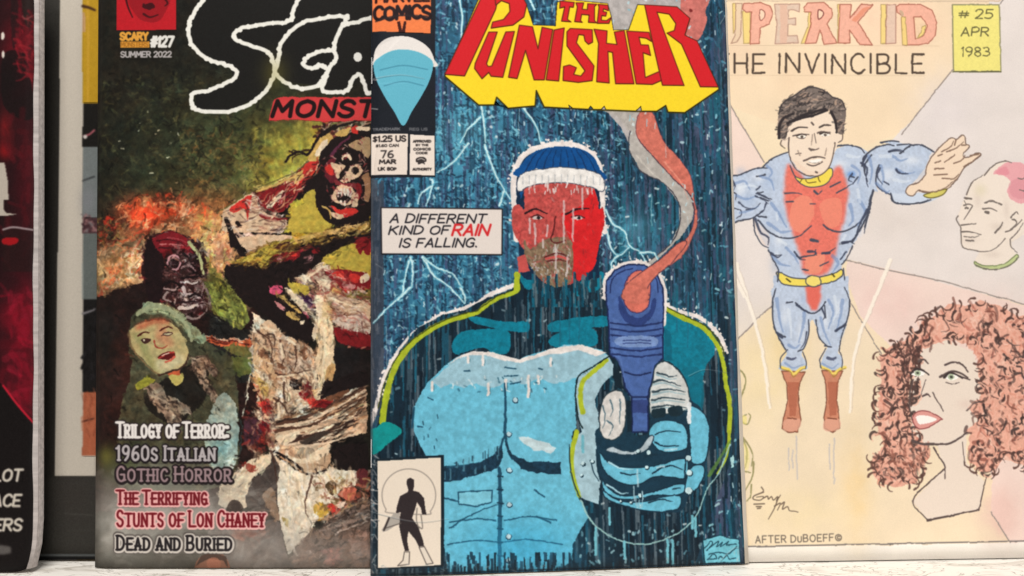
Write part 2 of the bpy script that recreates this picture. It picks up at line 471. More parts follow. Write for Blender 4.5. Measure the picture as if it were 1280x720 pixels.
# ================================================================== THE SETTING: ledge and wall
def ledge_mat():
    m, nt, b = new_mat('white_scuffed_paint')
    tc = nt.nodes.new('ShaderNodeTexCoord')
    mp = nt.nodes.new('ShaderNodeMapping'); mp.inputs['Scale'].default_value = (1, 2.2, 1)
    n = nt.nodes.new('ShaderNodeTexNoise'); n.inputs['Scale'].default_value = 38; n.inputs['Detail'].default_value = 7; n.inputs['Distortion'].default_value = 1.6
    r = nt.nodes.new('ShaderNodeValToRGB')
    for e, (p, c) in zip(r.color_ramp.elements, [(0.30, (0.62, 0.58, 0.52, 1)), (0.47, (0.90, 0.87, 0.82, 1))]): e.position = p; e.color = c
    n2 = nt.nodes.new('ShaderNodeTexNoise'); n2.inputs['Scale'].default_value = 22; n2.inputs['Detail'].default_value = 5; n2.inputs['Distortion'].default_value = 2.5
    r2 = nt.nodes.new('ShaderNodeValToRGB')
    els = r2.color_ramp.elements
    els[0].position = 0.485; els[0].color = (1, 1, 1, 1); els[1].position = 0.515; els[1].color = (1, 1, 1, 1)
    e = els.new(0.50); e.color = (0.30, 0.28, 0.25, 1)
    mx = nt.nodes.new('ShaderNodeMix'); mx.data_type = 'RGBA'; mx.blend_type = 'MULTIPLY'; mx.inputs[0].default_value = 0.75
    nt.links.new(tc.outputs['Object'], mp.inputs[0])
    for q in (n, n2): nt.links.new(mp.outputs[0], q.inputs[0])
    nt.links.new(n.outputs[0], r.inputs[0]); nt.links.new(n2.outputs[0], r2.inputs[0])
    nt.links.new(r.outputs[0], mx.inputs[6]); nt.links.new(r2.outputs[0], mx.inputs[7])
    nt.links.new(mx.outputs[2], b.inputs['Base Color'])
    b.inputs['Roughness'].default_value = 0.55
    bp = nt.nodes.new('ShaderNodeBump'); bp.inputs['Strength'].default_value = 0.3; bp.inputs['Distance'].default_value = 0.001
    nt.links.new(n.outputs[0], bp.inputs['Height']); nt.links.new(bp.outputs[0], b.inputs['Normal'])
    return m
sh = box('shelf', (-0.75, 0.34, -0.03), (0.75, 0.60, 0.0), ledge_mat(), bev=0.003); sh['kind'] = 'structure'
wl = box('wall', (-0.75, 0.492, 0.0005), (0.75, 0.55, 0.75), plain_mat('wall_paint', (0.50, 0.47, 0.42), .05, 30, .8), bev=0.0); wl['kind'] = 'structure'
paper_m = plain_mat('page_paper', (0.70, 0.63, 0.54), .08, 90, .75, (1, 1, 1))
grey_paper_m = plain_mat('page_edge_paper', (0.52, 0.47, 0.45), .22, 500, .7, (.05, 1, 1))
staple_m, _, sb = new_mat('steel_staple'); sb.inputs['Base Color'].default_value = (.6, .6, .6, 1); sb.inputs['Metallic'].default_value = 1; sb.inputs['Roughness'].default_value = .35
# ================================================================== COMIC IN THE MIDDLE (rain cover)
pg = Page((-0.0605, 0.4200, 0.0006), (0.1644, 0.0204, 0.0), (-0.0033, 0.0258, 0.2690), (34, 78, 104))
A1 = fr(455, 0); A2 = fr(455, 180); A3 = fr(455, 360); A4 = fr(455, 540)
B1 = fr(690, 0); B2 = fr(690, 180); B3 = fr(690, 360); B4 = fr(700, 540)
T = fr(550, 0, 3.556)
full = rect(440, -40, 960, 740)
NAVY = (16, 38, 56); TEAL = (12, 118, 142); PALE = (104, 182, 208); GB = (160, 190, 202); OFF = (226, 218, 214); LIME = (168, 182, 44)
# night sky and rain
pg.glow((70, 140, 172), 590, 210, 140, 170, .8, 2, .5); pg.glow((58, 128, 160), 545, 345, 90, 110, .7, 2, .4); pg.glow((70, 150, 175), 560, 170, 60, 60, .6)
pg.glow((60, 140, 165), 790, 290, 40, 40, .7)
rl = rect(455, -30, 780, 480); rr = rect(740, -30, 935, 720)
pg.rain(full, [(20, 44, 64), (28, 62, 86), (46, 96, 124), (62, 74, 108)], 2600, (10, 60), (1.5, 4), .75)
pg.rain(rr, [(14, 36, 50), (30, 92, 112), (46, 70, 92), (20, 52, 70), (70, 78, 104)], 1500, (16, 80), (1.5, 4.5), .8)
pg.dabs(rl, [(16, 38, 60), (20, 48, 72), (104, 176, 200), (140, 204, 220), (56, 116, 150), (16, 34, 54)], 7800, (2.5, 6), (1.2, 2.6), 35, .9, .8)
pg.dabs(rr, [(150, 206, 216), (96, 160, 184), (184, 222, 226)], 240, (2, 5), (1.6, 3.2), -20, .3, .85)
pg.dabs(rect(740, -10, 905, 400), [(16, 40, 58), (60, 120, 150)], 900, (3, 8), (1, 2), 80, .5, .6)
pg.glow((90, 170, 195), 792, 285, 26, 22, .5); pg.glow((120, 190, 210), 575, 165, 34, 26, .35)
pg.rain(rl, [(20, 42, 66), (74, 84, 120), (54, 66, 100)], 420, (14, 60), (1.5, 3.5), .45)
pg.rain(rect(462, 220, 480, 520), [(74, 82, 96), (50, 62, 78)], 260, (20, 70), (2, 5), .8)
# smoke ribbon, grey and salmon
pg.poly((176, 170, 168), B1(0,-60, 660,-60, 640,30, 700,140, 600,330, 480,560, 400,680, 380,720, 340,640, 270,565, 100,500, 250,160, 270,60, 0,10), al=1)
pg.poly((196, 112, 104), B1(660,-40, 790,-40, 768,60, 772,110, 730,200, 660,190, 640,60), True, jit=.1)
pg.dot((120, 40, 40), 863, 14, 2.2)
pg.poly((176, 170, 164), np.vstack([B1(255,560, 420,560, 440,640, 480,720), B2(600,90, 680,230, 712,300, 700,380, 640,470, 500,600, 380,690, 330,700, 450,610, 590,500, 636,400, 632,300, 560,200, 440,140, 385,40, 385,-60), B1(370,650, 330,590)]), False)
pg.poly((204, 112, 96), np.vstack([B1(440,560, 500,570, 550,700), B2(620,60, 690,160, 710,280, 728,380, 700,470, 640,570, 500,660, 440,720, 360,720, 440,650, 560,570, 680,460, 712,350, 690,260, 600,170, 480,40, 430,-20), B1(415,640)]), True, jit=.12, line=(110, 60, 70), lw=.8)
pg.line((60, 60, 70), B2(385,-60, 385,40, 440,140, 560,200, 632,300, 636,400, 590,500, 450,610, 380,660), 1.3, 1.6)
pg.line((80, 56, 66), B2(430,-20, 480,40, 600,170, 690,260, 712,350), 1.2, 1.4); pg.line((236, 160, 140), B2(560,90, 640,190, 680,280), 2, .8, al=.6); pg.line((206, 200, 190), B2(420,60, 500,150, 600,230), 2.4, .8, al=.6)
# lightning
bolt = [A1(475,-20, 490,90, 485,190, 500,240), A1(585,540, 600,640, 605,720), A1(580,590, 520,650, 480,720), A1(790,540, 860,640, 880,720),
        A2(520,0, 450,90, 365,145), A2(600,10, 660,160, 730,280), A2(345,180, 335,230, 310,310), A2(340,210, 285,250, 268,300), A2(700,240, 675,310),
        A2(240,565, 215,620, 195,720), A2(235,570, 245,640, 235,720), A2(290,565, 360,620, 440,650, 490,720), A2(300,580, 350,660, 430,720, 500,800),
        A3(195,-10, 190,30, 100,120, 45,175), A3(230,0, 170,60), A3(480,0, 505,50, 500,80),
        B2(265,330, 300,400, 360,440, 385,510, 440,545, 470,610), B2(270,430, 290,520, 330,560, 385,520), B2(330,560, 295,590, 300,640), B2(440,545, 500,545, 525,575),
        A1(820,-10, 850,60)]
for b in bolt:
    pg.line((96, 176, 202), b, 4.2, 2.6, wob=.5, al=.6); pg.line((196, 228, 232), b, 2.3, 1.2, wob=.3)
for _ in range(900):     # flying drops of every size
    x, y = random.uniform(480, 925), random.uniform(-10, 715)
    w_ = random.choice([.8, 1, 1.2, 1.6, 2.2, 3]); pg.line(random.choice([(186, 216, 224), (140, 196, 212), (214, 228, 230)]), [[x, y], [x + random.gauss(0, 1.2), y + random.uniform(.5, 7) * (3.4 - w_) / 2]], w_, w_ * .5, sm=False, al=.8)
for _ in range(26):
    x, y = random.uniform(480, 925), random.uniform(-10, 600); pg.line((196, 214, 222), [[x, y], [x + random.gauss(0, 1), y + random.uniform(20, 70)]], .8, .6, sm=False, al=.6)
# white splash fringe round the figure, then the figure itself
def fringe(path, r, n, c=(232, 222, 218)):
    q = spline(path, False, 8)
    pg.line(c, q, r, sm=False)
    for _ in range(n):
        i = random.randrange(len(q)); a = random.uniform(0, 6.28); d = random.uniform(.3, 1.1) * r
        pg.dot(c, q[i][0] + d * math.cos(a), q[i][1] + d * math.sin(a), random.uniform(.7, 1.8))
headc = np.array([[645, 300], [643, 262], [641, 235], [645, 210], [658, 192], [680, 184], [702, 181], [725, 185], [742, 198], [750, 215], [752, 245], [752, 275], [755, 290]], float)
fringe(headc, 7, 190)
shl = A3(30,690, 60,600, 90,480, 140,370, 210,270, 300,190, 380,140, 480,110, 560,80, 640,30, 740,-10)
fringe(shl, 5, 150); fringe(B3(560,85, 640,120, 740,150, 830,230, 870,310), 5, 90)
body = np.array([[462, 560], [472, 530], [477, 500], [486, 468], [500, 438], [522, 410], [552, 394], [580, 388], [610, 372], [640, 362], [648, 345], [652, 300], [748, 300], [748, 350],
                 [770, 372], [826, 380], [850, 392], [880, 408], [900, 440], [910, 480], [914, 530], [912, 580], [890, 640], [870, 700], [880, 716], [462, 730]], float)
pg.poly((18, 38, 52), body)
pg.rain(body, [(24, 50, 64), (60, 78, 90), (12, 26, 38), (90, 104, 114), (28, 82, 104), (14, 32, 44)], 1500, (18, 70), (1.3, 3.6), .8)
pg.dabs(body, [(170, 196, 204), (200, 212, 214), (120, 160, 176)], 170, (1.6, 4), (1.6, 3), 0, .4, .85)
for p in (A3(520,150, 570,145, 700,170, 815,172, 815,218, 720,215, 570,182), A3(440,275, 490,220, 600,205, 720,218, 722,320, 650,330, 590,300, 500,322, 452,330),
          B3(0,172, 250,140, 282,190, 180,200, 0,222), B3(0,240, 130,200, 210,210, 212,290, 0,292),
          B3(552,140, 640,150, 740,190, 800,260, 810,330, 760,420, 730,700, 690,700, 700,560, 640,430, 590,370, 552,340), A2(770,630, 830,640, 840,720, 800,720), B2(150,680, 250,640, 240,720, 110,760)):
    pg.poly(TEAL, p, True, jit=.15)
pg.poly((10, 92, 116), B3(560,200, 590,220, 600,360, 560,360), al=.7)
pg.poly((12, 104, 126), B3(640,420, 730,400, 760,520, 730,690, 690,560), True, al=.8)
for x in (505, 512, 520, 534, 660, 668, 676, 690, 700, 712, 724, 742, 846, 860, 884):
    y = random.uniform(400, 440) if x < 560 else 365
    pg.line((26, 100, 124), [[x, y], [x - 1, y + random.uniform(40, 100)]], 1.6, al=.8)
# lime edge light
pg.line(LIME, A3(92,670, 100,600, 120,500, 160,390, 230,290, 320,215, 420,165, 520,135, 570,120, 640,65, 760,18, 765,-20), 8, 5); pg.line((60, 66, 20), A3(70,600, 100,480, 150,370, 220,280, 320,205, 420,155, 520,122, 570,110, 650,50, 730,15), 1.3)
pg.line(LIME, B3(560,100, 640,145, 740,190, 810,260, 850,350, 870,480, 890,600, 885,720), 5.5, 6); pg.line((60, 66, 20), B3(560,92, 650,135, 750,180, 830,255, 865,340), 1.4)
pg.poly(LIME, A2(752,640, 780,640, 778,730, 745,740)); pg.line(LIME, np.array([[912, 530], [908, 570], [896, 592]]), 5, 2)
pg.poly((16, 140, 140), np.vstack([A3(60,700, 100,670, 150,680, 190,720), A4(120,60, 60,110, 10,100, 30,0)]), True)
# plain wet quilted vest (stand-in artwork)
vest = np.vstack([A3(250,720, 245,600, 290,520, 320,470, 400,390, 470,340, 540,318, 640,325, 720,350, 775,358, 840,330, 960,300), B3(60,285, 150,285, 240,310, 280,340, 200,400, 120,450, 110,560, 120,700), B4(60,0, 50,140, 90,330, 140,420, 60,560, 60,640), A4(960,700, 700,690, 420,700, 400,560, 390,300, 300,100, 250,0)])
pg.poly(PALE, vest, False, jit=.05)
pg.poly((156, 190, 204), np.vstack([A3(330,470, 470,342, 540,318, 640,325, 775,360, 960,300), B3(60,285, 150,285, 280,340, 120,450, 60,470, 0,480), A3(880,450, 790,480, 720,470, 640,500, 560,480, 500,500, 430,480, 380,500)]), False, al=.9, rough=.6)
pg.poly(OFF, np.vstack([A3(400,395, 480,338, 545,316, 640,322, 775,358, 960,298), B3(150,284, 270,325, 220,340, 130,310, 40,330), A3(930,330, 860,350, 780,375, 700,365, 620,340, 540,335, 470,352)]), False)
for x, y, l in ((585, 445, 8), (603, 446, 10), (688, 448, 9), (660, 470, 26), (610, 480, 14), (540, 478, 10), (632, 475, 12), (672, 470, 10)):
    pg.line(OFF, [[x, y], [x, y + l]], 3.2, 4.2, sm=False); pg.line((60, 110, 130), [[x + 2.3, y + 4], [x + 2.2, y + l]], .8)
fold = (30, 74, 98)
pg.lines(fold, [A3(250,600, 240,700), A3(702,480, 706,600, 702,720), A4(700,0, 720,90, 740,130), A4(700,20, 660,110, 560,160, 400,178)], 2.4, 3.6)
pg.poly((24, 52, 72), A4(390,175, 470,178, 580,150, 640,120, 690,60, 694,120, 670,180, 560,215, 470,240, 392,252), rough=.4, jit=.4)
pg.poly((24, 52, 72), np.vstack([A4(700,40, 740,110, 830,150, 980,150, 980,210, 860,205, 780,180, 720,110)]), rough=.4, jit=.4)
pg.rain(A4(390,175, 690,60, 670,180, 392,252), [(80, 130, 150), (20, 44, 60)], 60, (6, 20), (1, 2), .7)
pg.lines(fold, [A4(400,330, 480,345, 560,320), A4(850,290, 900,325), A4(490,350, 530,330, 550,300), A4(860,420, 930,450), A4(430,480, 520,420, 640,370, 675,360)], 2.0, .8)
pg.lines(fold, [A4(675,180, 680,330, 675,700)], 4.2, 5)                 # closing seam
for k in range(7): pg.line((22, 50, 70), [A4(668, 220 + k * 66)[0], A4(692, 222 + k * 66)[0]], 2, sm=False)
pg.lines(fold, [A4(420,560, 560,540, 665,548), A4(700,548, 830,535, 990,560), A4(425,450, 560,432, 660,440), A4(700,440, 820,420, 960,440)], 1.6)
pg.glow((40, 150, 196), 650, 690, 70, 40, .5)
for q in (A3(735,560), A4(702,10), A4(704,190), A4(704,360), A4(702,520), A4(702,640)):
    pg.dot((24, 56, 78), q[0][0] + 5, q[0][1] + .6, 3.8); pg.dot((176, 204, 214), q[0][0] + 5, q[0][1], 3)
pg.poly((120, 190, 212), A4(470,300, 640,290, 636,350, 560,372, 474,356), line=(30, 74, 98), lw=1.6)
pg.lines(fold, [A3(700,398, 760,404), A3(700,440, 770,438), A3(730,480, 780,470), A3(320,550, 345,560), A3(270,690, 290,695), A3(500,415, 530,415), A3(870,400, 890,405)], 1.6, .7)
pg.dabs(rect(560, 470, 700, 490), [(40, 90, 112), (210, 222, 224)], 34, (1.5, 4), (1.2, 2), 60, .5)
pg.poly((190, 210, 216), A4(765,25, 820,25, 900,50, 960,80, 930,112, 890,90, 850,92, 800,60), rough=.6)
pg.rain(rect(556, 690, 740, 716), [(20, 50, 68), (34, 80, 104), (14, 34, 46)], 130, (8, 26), (1.5, 3.6), .9)
pg.dabs(rect(520, 520, 550, 560), [(30, 70, 90)], 8, (2, 5), (1, 1.6), 90, .4)
# bearded man's head in a blue hood (stand-in figure)
pg.poly((16, 40, 66), np.array([[650, 325], [646, 270], [645, 230], [650, 208], [664, 193], [700, 185], [730, 191], [744, 208], [749, 240], [748, 330], [740, 350], [660, 350]]), True)
pg.poly((12, 74, 136), np.array([[650, 250], [650, 225], [657, 205], [670, 193], [700, 187], [726, 192], [741, 208], [745, 235], [742, 222], [725, 206], [700, 203], [672, 208], [658, 226]]), True)
face = np.array([[655, 262], [655, 232], [668, 222], [700, 220], [734, 226], [746, 248], [748, 262], [753, 260], [754, 282], [749, 300], [740, 322], [728, 345], [706, 358], [684, 356], [668, 342], [658, 318], [648, 304], [640, 286], [640, 262], [648, 256]])
pg.poly((184, 76, 72), face, True, jit=.25)
pg.poly((208, 34, 38), np.array([[700, 268], [716, 266], [732, 250], [742, 236], [748, 262], [753, 262], [754, 282], [749, 302], [744, 330], [728, 350], [716, 355], [712, 300]]), False, rough=.6)
pg.poly((126, 104, 82), np.array([[655, 300], [662, 312], [672, 306], [690, 298], [712, 300], [716, 330], [712, 352], [700, 359], [684, 356], [668, 342], [656, 320]]), True, jit=.3, rough=.5)
pg.dabs(np.array([[660, 312], [712, 306], [714, 350], [690, 357], [664, 336]]), [(96, 78, 62), (150, 128, 104), (168, 80, 76), (196, 200, 200)], 150, (2, 7), (1, 2.2), 80, .6, .8)
pg.dabs(face, [(150, 52, 50), (200, 96, 92), (120, 40, 42), (206, 60, 60), (190, 150, 150)], 130, (2, 7), (.9, 2), 80, .5, .55, sm=True)
for p in ([[656, 268], [668, 262], [684, 268]], [[706, 268], [722, 262], [736, 262]]): pg.line((40, 18, 24), p, 2.6, 1.4)   # brows
for x in (671, 722):
    pg.dot((206, 190, 186), x, 273, 6.5, 2.4); pg.dot((30, 26, 30), x + 1, 273, 2.2)
    pg.line((60, 24, 28), [[x - 8, 272], [x, 269.5], [x + 8, 273]], 1.4)
pg.lines((88, 28, 30), [[[694, 272], [691, 290], [688, 300], [696, 304], [706, 301]], [[680, 322], [696, 317], [710, 322]], [[684, 327], [697, 325], [706, 327]]], 1.8, 1.2)
pg.line((196, 84, 80), [[682, 324], [697, 321], [708, 324]], 3)
for x, y, l in ((668, 280, 26), (684, 282, 14), (704, 252, 52), (716, 262, 40), (727, 236, 26), (694, 306, 30), (662, 274, 18), (678, 300, 10), (708, 322, 24)):
    pg.line((208, 196, 196), [[x, y], [x + random.uniform(-1, 1), y + l]], 2.4, 1.2, al=.75)
# knitted blue cap with a broad white brim
pg.poly((12, 74, 136), np.array([[648, 222], [652, 206], [664, 193], [682, 186], [702, 184], [724, 187], [740, 196], [749, 212], [751, 226]]), True)
for k in range(9): pg.line((10, 46, 92), [[656 + k * 11, 216], [664 + k * 9, 200], [676 + k * 6.2, 188]], 1.6, .8)
brim = np.array([[647, 240], [648, 222], [664, 214], [700, 210], [736, 214], [752, 222], [753, 240], [736, 234], [700, 229], [664, 233]])
pg.poly((230, 226, 222), brim, True, rough=.5, line=(60, 66, 84), lw=1)
for k in range(13): pg.line((170, 174, 178), [[653 + k * 8, 219 - abs(6 - k) * -.4], [653 + k * 8, 231]], 1.2, al=.8)
pg.dabs(rect(658, 230, 740, 242), [(232, 228, 226), (206, 190, 186)], 26, (3, 8), (1.2, 2.2), 90, .2)
pg.rain(rect(664, 340, 752, 384), [(16, 96, 120), (24, 48, 62), (10, 70, 92), (90, 110, 120)], 90, (10, 34), (1.5, 3.5), .85)
pg.poly((190, 80, 76), np.array([[646, 322], [656, 318], [662, 340], [648, 342]]))
# signal torch held upright with the smoke coming from its head (stand-in)
tor = np.vstack([np.array([[757, 372], [757, 352], [768, 338], [784, 331], [804, 331], [820, 342], [828, 360], [829, 380]]), B3(552,180, 552,350, 512,390, 496,470, 478,540, 478,720, 396,720, 395,545, 360,500, 345,400, 320,355, 286,335, 280,180)])
fringe(np.vstack([tor[:8], tor[8:9]])[:9], 8, 70)
pg.poly((72, 100, 160), tor, False, jit=.06, line=(24, 36, 76), lw=2)
pg.poly((88, 118, 178), B3(300,150, 330,160, 330,330, 345,360, 370,500, 340,400, 300,320), al=.6)
pg.poly((44, 62, 118), B3(330,40, 360,90, 380,130, 430,150, 480,120, 500,60, 520,60, 500,140, 440,190, 380,180, 335,120), True)
pg.line((34, 48, 96), np.array([[762, 366], [764, 350], [776, 340], [790, 336]]), 1.6); pg.line((34, 48, 96), np.array([[822, 366], [820, 350], [812, 342]]), 1.6)
pg.poly((212, 112, 96), np.vstack([B3(362,-20, 355,60, 380,110, 425,126, 470,105, 486,60, 490,-20), np.array([[808, 346], [800, 338], [789, 342]])]), True, line=(70, 50, 90), lw=1.2)
for y in (175, 205, 235, 300, 330): pg.line((34, 48, 96), B3(292, y, 420, y + 14, 546, y), 2.2)
pg.poly((120, 146, 196), B3(330,245, 510,245, 505,292, 335,292), True); pg.lines((50, 66, 120), [B3(352,262, 490,262), B3(352,276, 490,276)], 1.2)
pg.poly((50, 66, 120), B3(400,560, 475,560, 475,625, 400,625)); pg.lines((30, 42, 84), [B3(360,420, 420,436, 490,420), B3(395,545, 480,545)], 2)
pg.poly((204, 112, 96), B2(352,780, 360,715, 420,660, 520,590, 640,490, 668,500, 600,590, 520,660, 476,720, 480,780), True, jit=.1, line=(90, 56, 66), lw=1.1); pg.poly((204, 112, 96), B2(366,790, 380,720, 470,715, 470,790), True, jit=.1)
# sleeve and gloved hand round the grip
slv = np.vstack([B3(280,340, 200,400, 130,445, 115,520, 125,620, 145,720), B4(60,30, 48,140, 70,250, 105,330, 190,360, 200,200), B3(230,640, 210,560, 250,480, 320,420)])
pg.poly(GB, slv, False)
pg.line(LIME, np.vstack([B3(270,360, 200,420, 150,470, 140,560, 150,620)]), 5, 6); pg.line(LIME, B4(80,0, 55,120, 65,230, 95,320), 6, 4.5); pg.line((20, 36, 40), B3(285,340, 200,395, 130,440, 115,520, 128,640, 150,700), 1.6)
pg.line((34, 60, 70), B4(45,60, 46,150, 65,250, 100,330), 1.6)
hand = np.vstack([B3(520,380, 560,362, 610,390, 655,435, 680,500, 692,560, 735,590, 752,640, 745,700), B4(742,60, 735,120, 712,210, 680,280, 640,320, 615,385, 540,404, 430,392, 310,362, 235,325, 200,250, 180,170, 178,80, 172,0), B3(235,690, 235,620, 262,535, 310,508, 350,512, 388,560, 395,720, 480,720, 484,540, 500,460, 508,410)])
pg.poly((24, 54, 72), hand, True)
FING = [B4(455,-30, 520,-60, 610,-40, 636,20, 632,80, 560,100, 500,96, 462,60, 440,20), B4(196,100, 236,150, 300,172, 400,176, 500,160, 590,134, 634,140, 636,200, 610,236, 540,222, 460,226, 400,258, 330,262, 250,226, 206,170),
        B4(204,232, 250,290, 320,318, 420,306, 500,286, 570,262, 622,262, 618,300, 560,318, 480,312, 400,330, 300,334, 226,302), B4(212,290, 260,326, 330,348, 430,344, 520,322, 590,318, 604,352, 578,386, 500,398, 400,388, 300,362, 226,330),
        B4(640,-120, 700,-110, 744,-40, 742,60, 730,130, 700,160, 655,150, 648,40), B4(650,180, 706,164, 722,200, 690,276, 640,306, 622,280)]
for f_ in FING: pg.poly(PALE, f_, True, jit=.05, line=(20, 44, 60), lw=1.5)
pg.poly((206, 208, 206), B3(512,400, 556,366, 604,392, 648,436, 676,500, 684,590, 640,622, 560,630, 500,640, 486,590, 488,520, 504,450), True, line=(40, 56, 64), lw=1.2)
for q in (B3(520,420, 580,440, 620,440), B3(505,470, 560,462, 640,490), B3(500,520, 580,505, 665,520), B3(498,560, 560,548, 660,560), B3(500,600, 570,585, 670,600)): pg.line((46, 64, 74), q, 2.6, 1, wob=.3); pg.line((150, 176, 184), q + np.array([[0, 3.2]]), 2.6, 1)
for q in (B3(500,610, 560,600, 560,640, 505,650), B3(580,600, 640,590, 650,630, 590,640)): pg.poly((24, 44, 54), q, True)
pg.poly((212, 208, 204), B3(240,600, 262,540, 310,512, 348,520, 366,570, 366,650, 350,720, 300,760, 250,740, 232,670), True, line=(40, 56, 64), lw=1.4)
for q in (B3(250,590, 262,640, 250,700), B3(290,560, 300,600, 290,640), B3(335,560, 340,620, 332,680), B3(270,660, 300,690, 280,740)): pg.line((84, 110, 122), q, 2, .8, wob=.3)
pg.poly((18, 36, 48), B3(300,385, 330,400, 345,470, 355,505, 320,500, 305,450)); pg.poly((18, 36, 48), B3(368,560, 392,560, 395,720, 374,720), al=.9)
pg.poly((182, 196, 204), B4(228,92, 262,74, 310,92, 380,92, 440,24, 466,22, 440,80, 380,112, 300,112), True, al=.95, line=(30, 54, 70), lw=1.2)
hk = (22, 48, 64)
for p, w, w2 in ((B4(470,50, 520,70, 590,66), 2.4, 1.2), (B4(475,10, 530,-6, 600,0), 1.6, 1), (B4(460,206, 520,172, 570,172, 612,190), 2.2, 1), (B4(300,200, 350,214, 400,206), 2, 1), (B4(440,352, 500,336, 560,348), 1.8, 1), (B4(330,300, 400,296), 1.4, .8), (B4(640,-60, 640,40, 626,140, 622,250), 2.4, 2), (B4(180,90, 186,180, 206,250), 2.4, 2), (B4(150,140, 165,200, 190,240), 1.4, 1), (B4(560,284, 600,280), 1.6, 1), (B4(420,120, 470,112, 520,118), 3, 1)): pg.line(hk, p, w, w2)
for p in (B4(240,150, 300,180, 360,186), B4(480,178, 520,170), B4(230,262, 290,300, 340,306), B4(520,90, 580,84)): pg.line((168, 210, 224), p, 2.4, 1)
pg.rain(B4(340,140, 420,140, 410,380, 360,380), [(176, 204, 214), (150, 190, 204)], 14, (8, 24), (1.5, 3), .7)
pg.dots = None
for x, y, r in ((388, 97, 10), (430, 175, 9), (640, 130, 14), (645, 203, 14), (640, 293, 18), (110, 157, 9), (158, 145, 8), (105, 215, 6), (395, 315, 9), (350, 350, 6), (300, 345, 5), (440, 100, 10)):
    q = B4(x, y)[0]; pg.dot((24, 48, 62), q[0] + .6, q[1] + .8, r / 4 + .6); pg.dot((196, 222, 228), q[0], q[1], r / 4)
pg.line((220, 224, 226), B3(685,580, 682,670), 5, 6, sm=False)
# open sleeve hem: a thin pale loop with drips
pg.line((150, 190, 190), B4(100,340, 150,440, 210,495, 310,545, 420,558, 520,535, 620,480, 690,400, 730,290, 790,210, 850,60), 1.8, 1.6)
pg.line((90, 130, 60), B4(745,215, 800,130, 850,40), 5, 2, al=.8)
for x, y, l in ((175, 480, 130), (318, 550, 80), (675, 430, 90), (660, 420, 60), (245, 380, 80), (535, 540, 110), (560, 540, 120), (110, 20, 80)):
    q = B4(x, y)[0]; pg.line((110, 180, 196), [[q[0], q[1]], [q[0] + .4, q[1] + l / 4]], 3.4, 4.4, sm=False)
pg.dabs(np.vstack([B4(120,470, 900,470, 900,640, 60,660)]), [(150, 190, 200), (110, 160, 176)], 46, (1.5, 4), (1.8, 3.2), 90, .5, .9)
# signature patch
pg.poly((112, 188, 206), B4(712,540, 800,515, 850,530, 890,535, 898,650, 722,655), line=(20, 50, 66), lw=1)
pg.lines((24, 60, 76), [B4(718,580, 750,545, 760,560, 730,590, 790,545, 780,575, 810,550, 800,572, 840,548, 830,565, 878,560), B4(740,610, 790,600, 840,605, 880,570), B4(735,635, 765,610, 780,632, 735,634), B4(790,632, 800,618, 815,632, 830,615, 845,632, 872,628)], 1.2)
pg.poly((170, 214, 218), B4(850,130, 870,110, 870,175, 858,180))
pg.wobble(.55, 7); pg.mottle(.035, 5)
# masthead block
slabp = T(22,342, 170,470, 240,470, 250,435, 300,485, 420,475, 425,405, 460,480, 572,488, 566,470, 590,488, 655,490, 665,475, 680,492, 712,490, 726,475, 735,492, 865,497, 890,475, 893,497, 960,497, 1000,470, 1010,500, 1085,502, 1237,398, 1235,385, 1140,185, 1085,160, 1108,85, 1050,35, 875,28, 835,140, 765,142, 755,80, 740,25, 560,8, 518,20, 510,125, 410,120, 380,30, 350,-40, 190,-40)
pg.poly((244, 212, 42), slabp, jit=.03, line=(34, 30, 18), lw=1.6)
pg.poly((244, 212, 42), slabp, jit=.03)
pg.line((60, 52, 14), T(22,345, 170,472, 240,472, 250,438, 300,487, 420,477, 425,410, 460,482, 655,492, 865,499, 960,499, 1000,473, 1010,502, 1085,504, 1237,400), 1.8, sm=False)
REDS = [T(195,-30, 20,335, 108,343, 245,50, 262,-30), T(240,-30, 350,-30, 382,30, 370,84, 322,120, 225,133, 232,106, 280,95, 308,60, 305,25, 270,12, 245,32),
        T(215,150, 252,150, 205,290, 212,302, 228,300, 290,150, 328,148, 277,350, 225,345, 215,328, 185,356, 152,310, 155,288),
        T(350,120, 408,128, 432,225, 450,130, 497,140, 460,362, 415,362, 377,232, 340,356, 302,350), T(503,142, 548,133, 524,367, 468,362),
        T(575,135, 672,140, 674,195, 655,205, 640,190, 635,165, 612,162, 602,198, 680,300, 672,365, 610,373, 543,365, 545,303, 572,296, 602,308, 590,338, 622,345, 640,322, 560,212, 560,150),
        T(680,138, 738,145, 735,200, 782,205, 770,150, 814,143, 858,378, 776,378, 762,240, 742,236, 748,375, 692,370, 700,200),
        T(825,145, 925,150, 936,190, 912,176, 880,172, 888,205, 922,206, 932,252, 898,240, 908,350, 962,326, 985,318, 1000,345, 985,360, 940,380, 868,378),
        T(905,28, 1050,35, 1108,85, 1085,160, 1140,185, 1235,388, 1155,388, 1070,200, 1005,152, 1038,140, 1045,110, 1015,68, 960,60, 1082,383, 985,383, 940,190),
        T(530,14, 592,20, 588,42, 572,40, 562,95, 578,106, 536,103, 550,40, 528,46), T(600,22, 634,22, 627,50, 650,52, 652,26, 692,28, 682,38, 682,100, 692,110, 655,108, 658,76, 625,73, 620,100, 628,108, 594,105, 606,40),
        T(698,28, 742,32, 744,56, 722,48, 720,60, 736,63, 732,80, 714,78, 712,98, 735,100, 757,85, 746,112, 694,112, 702,40)]
for r_ in REDS: pg.poly((208, 32, 40), r_, line=(96, 34, 18), lw=1.3)
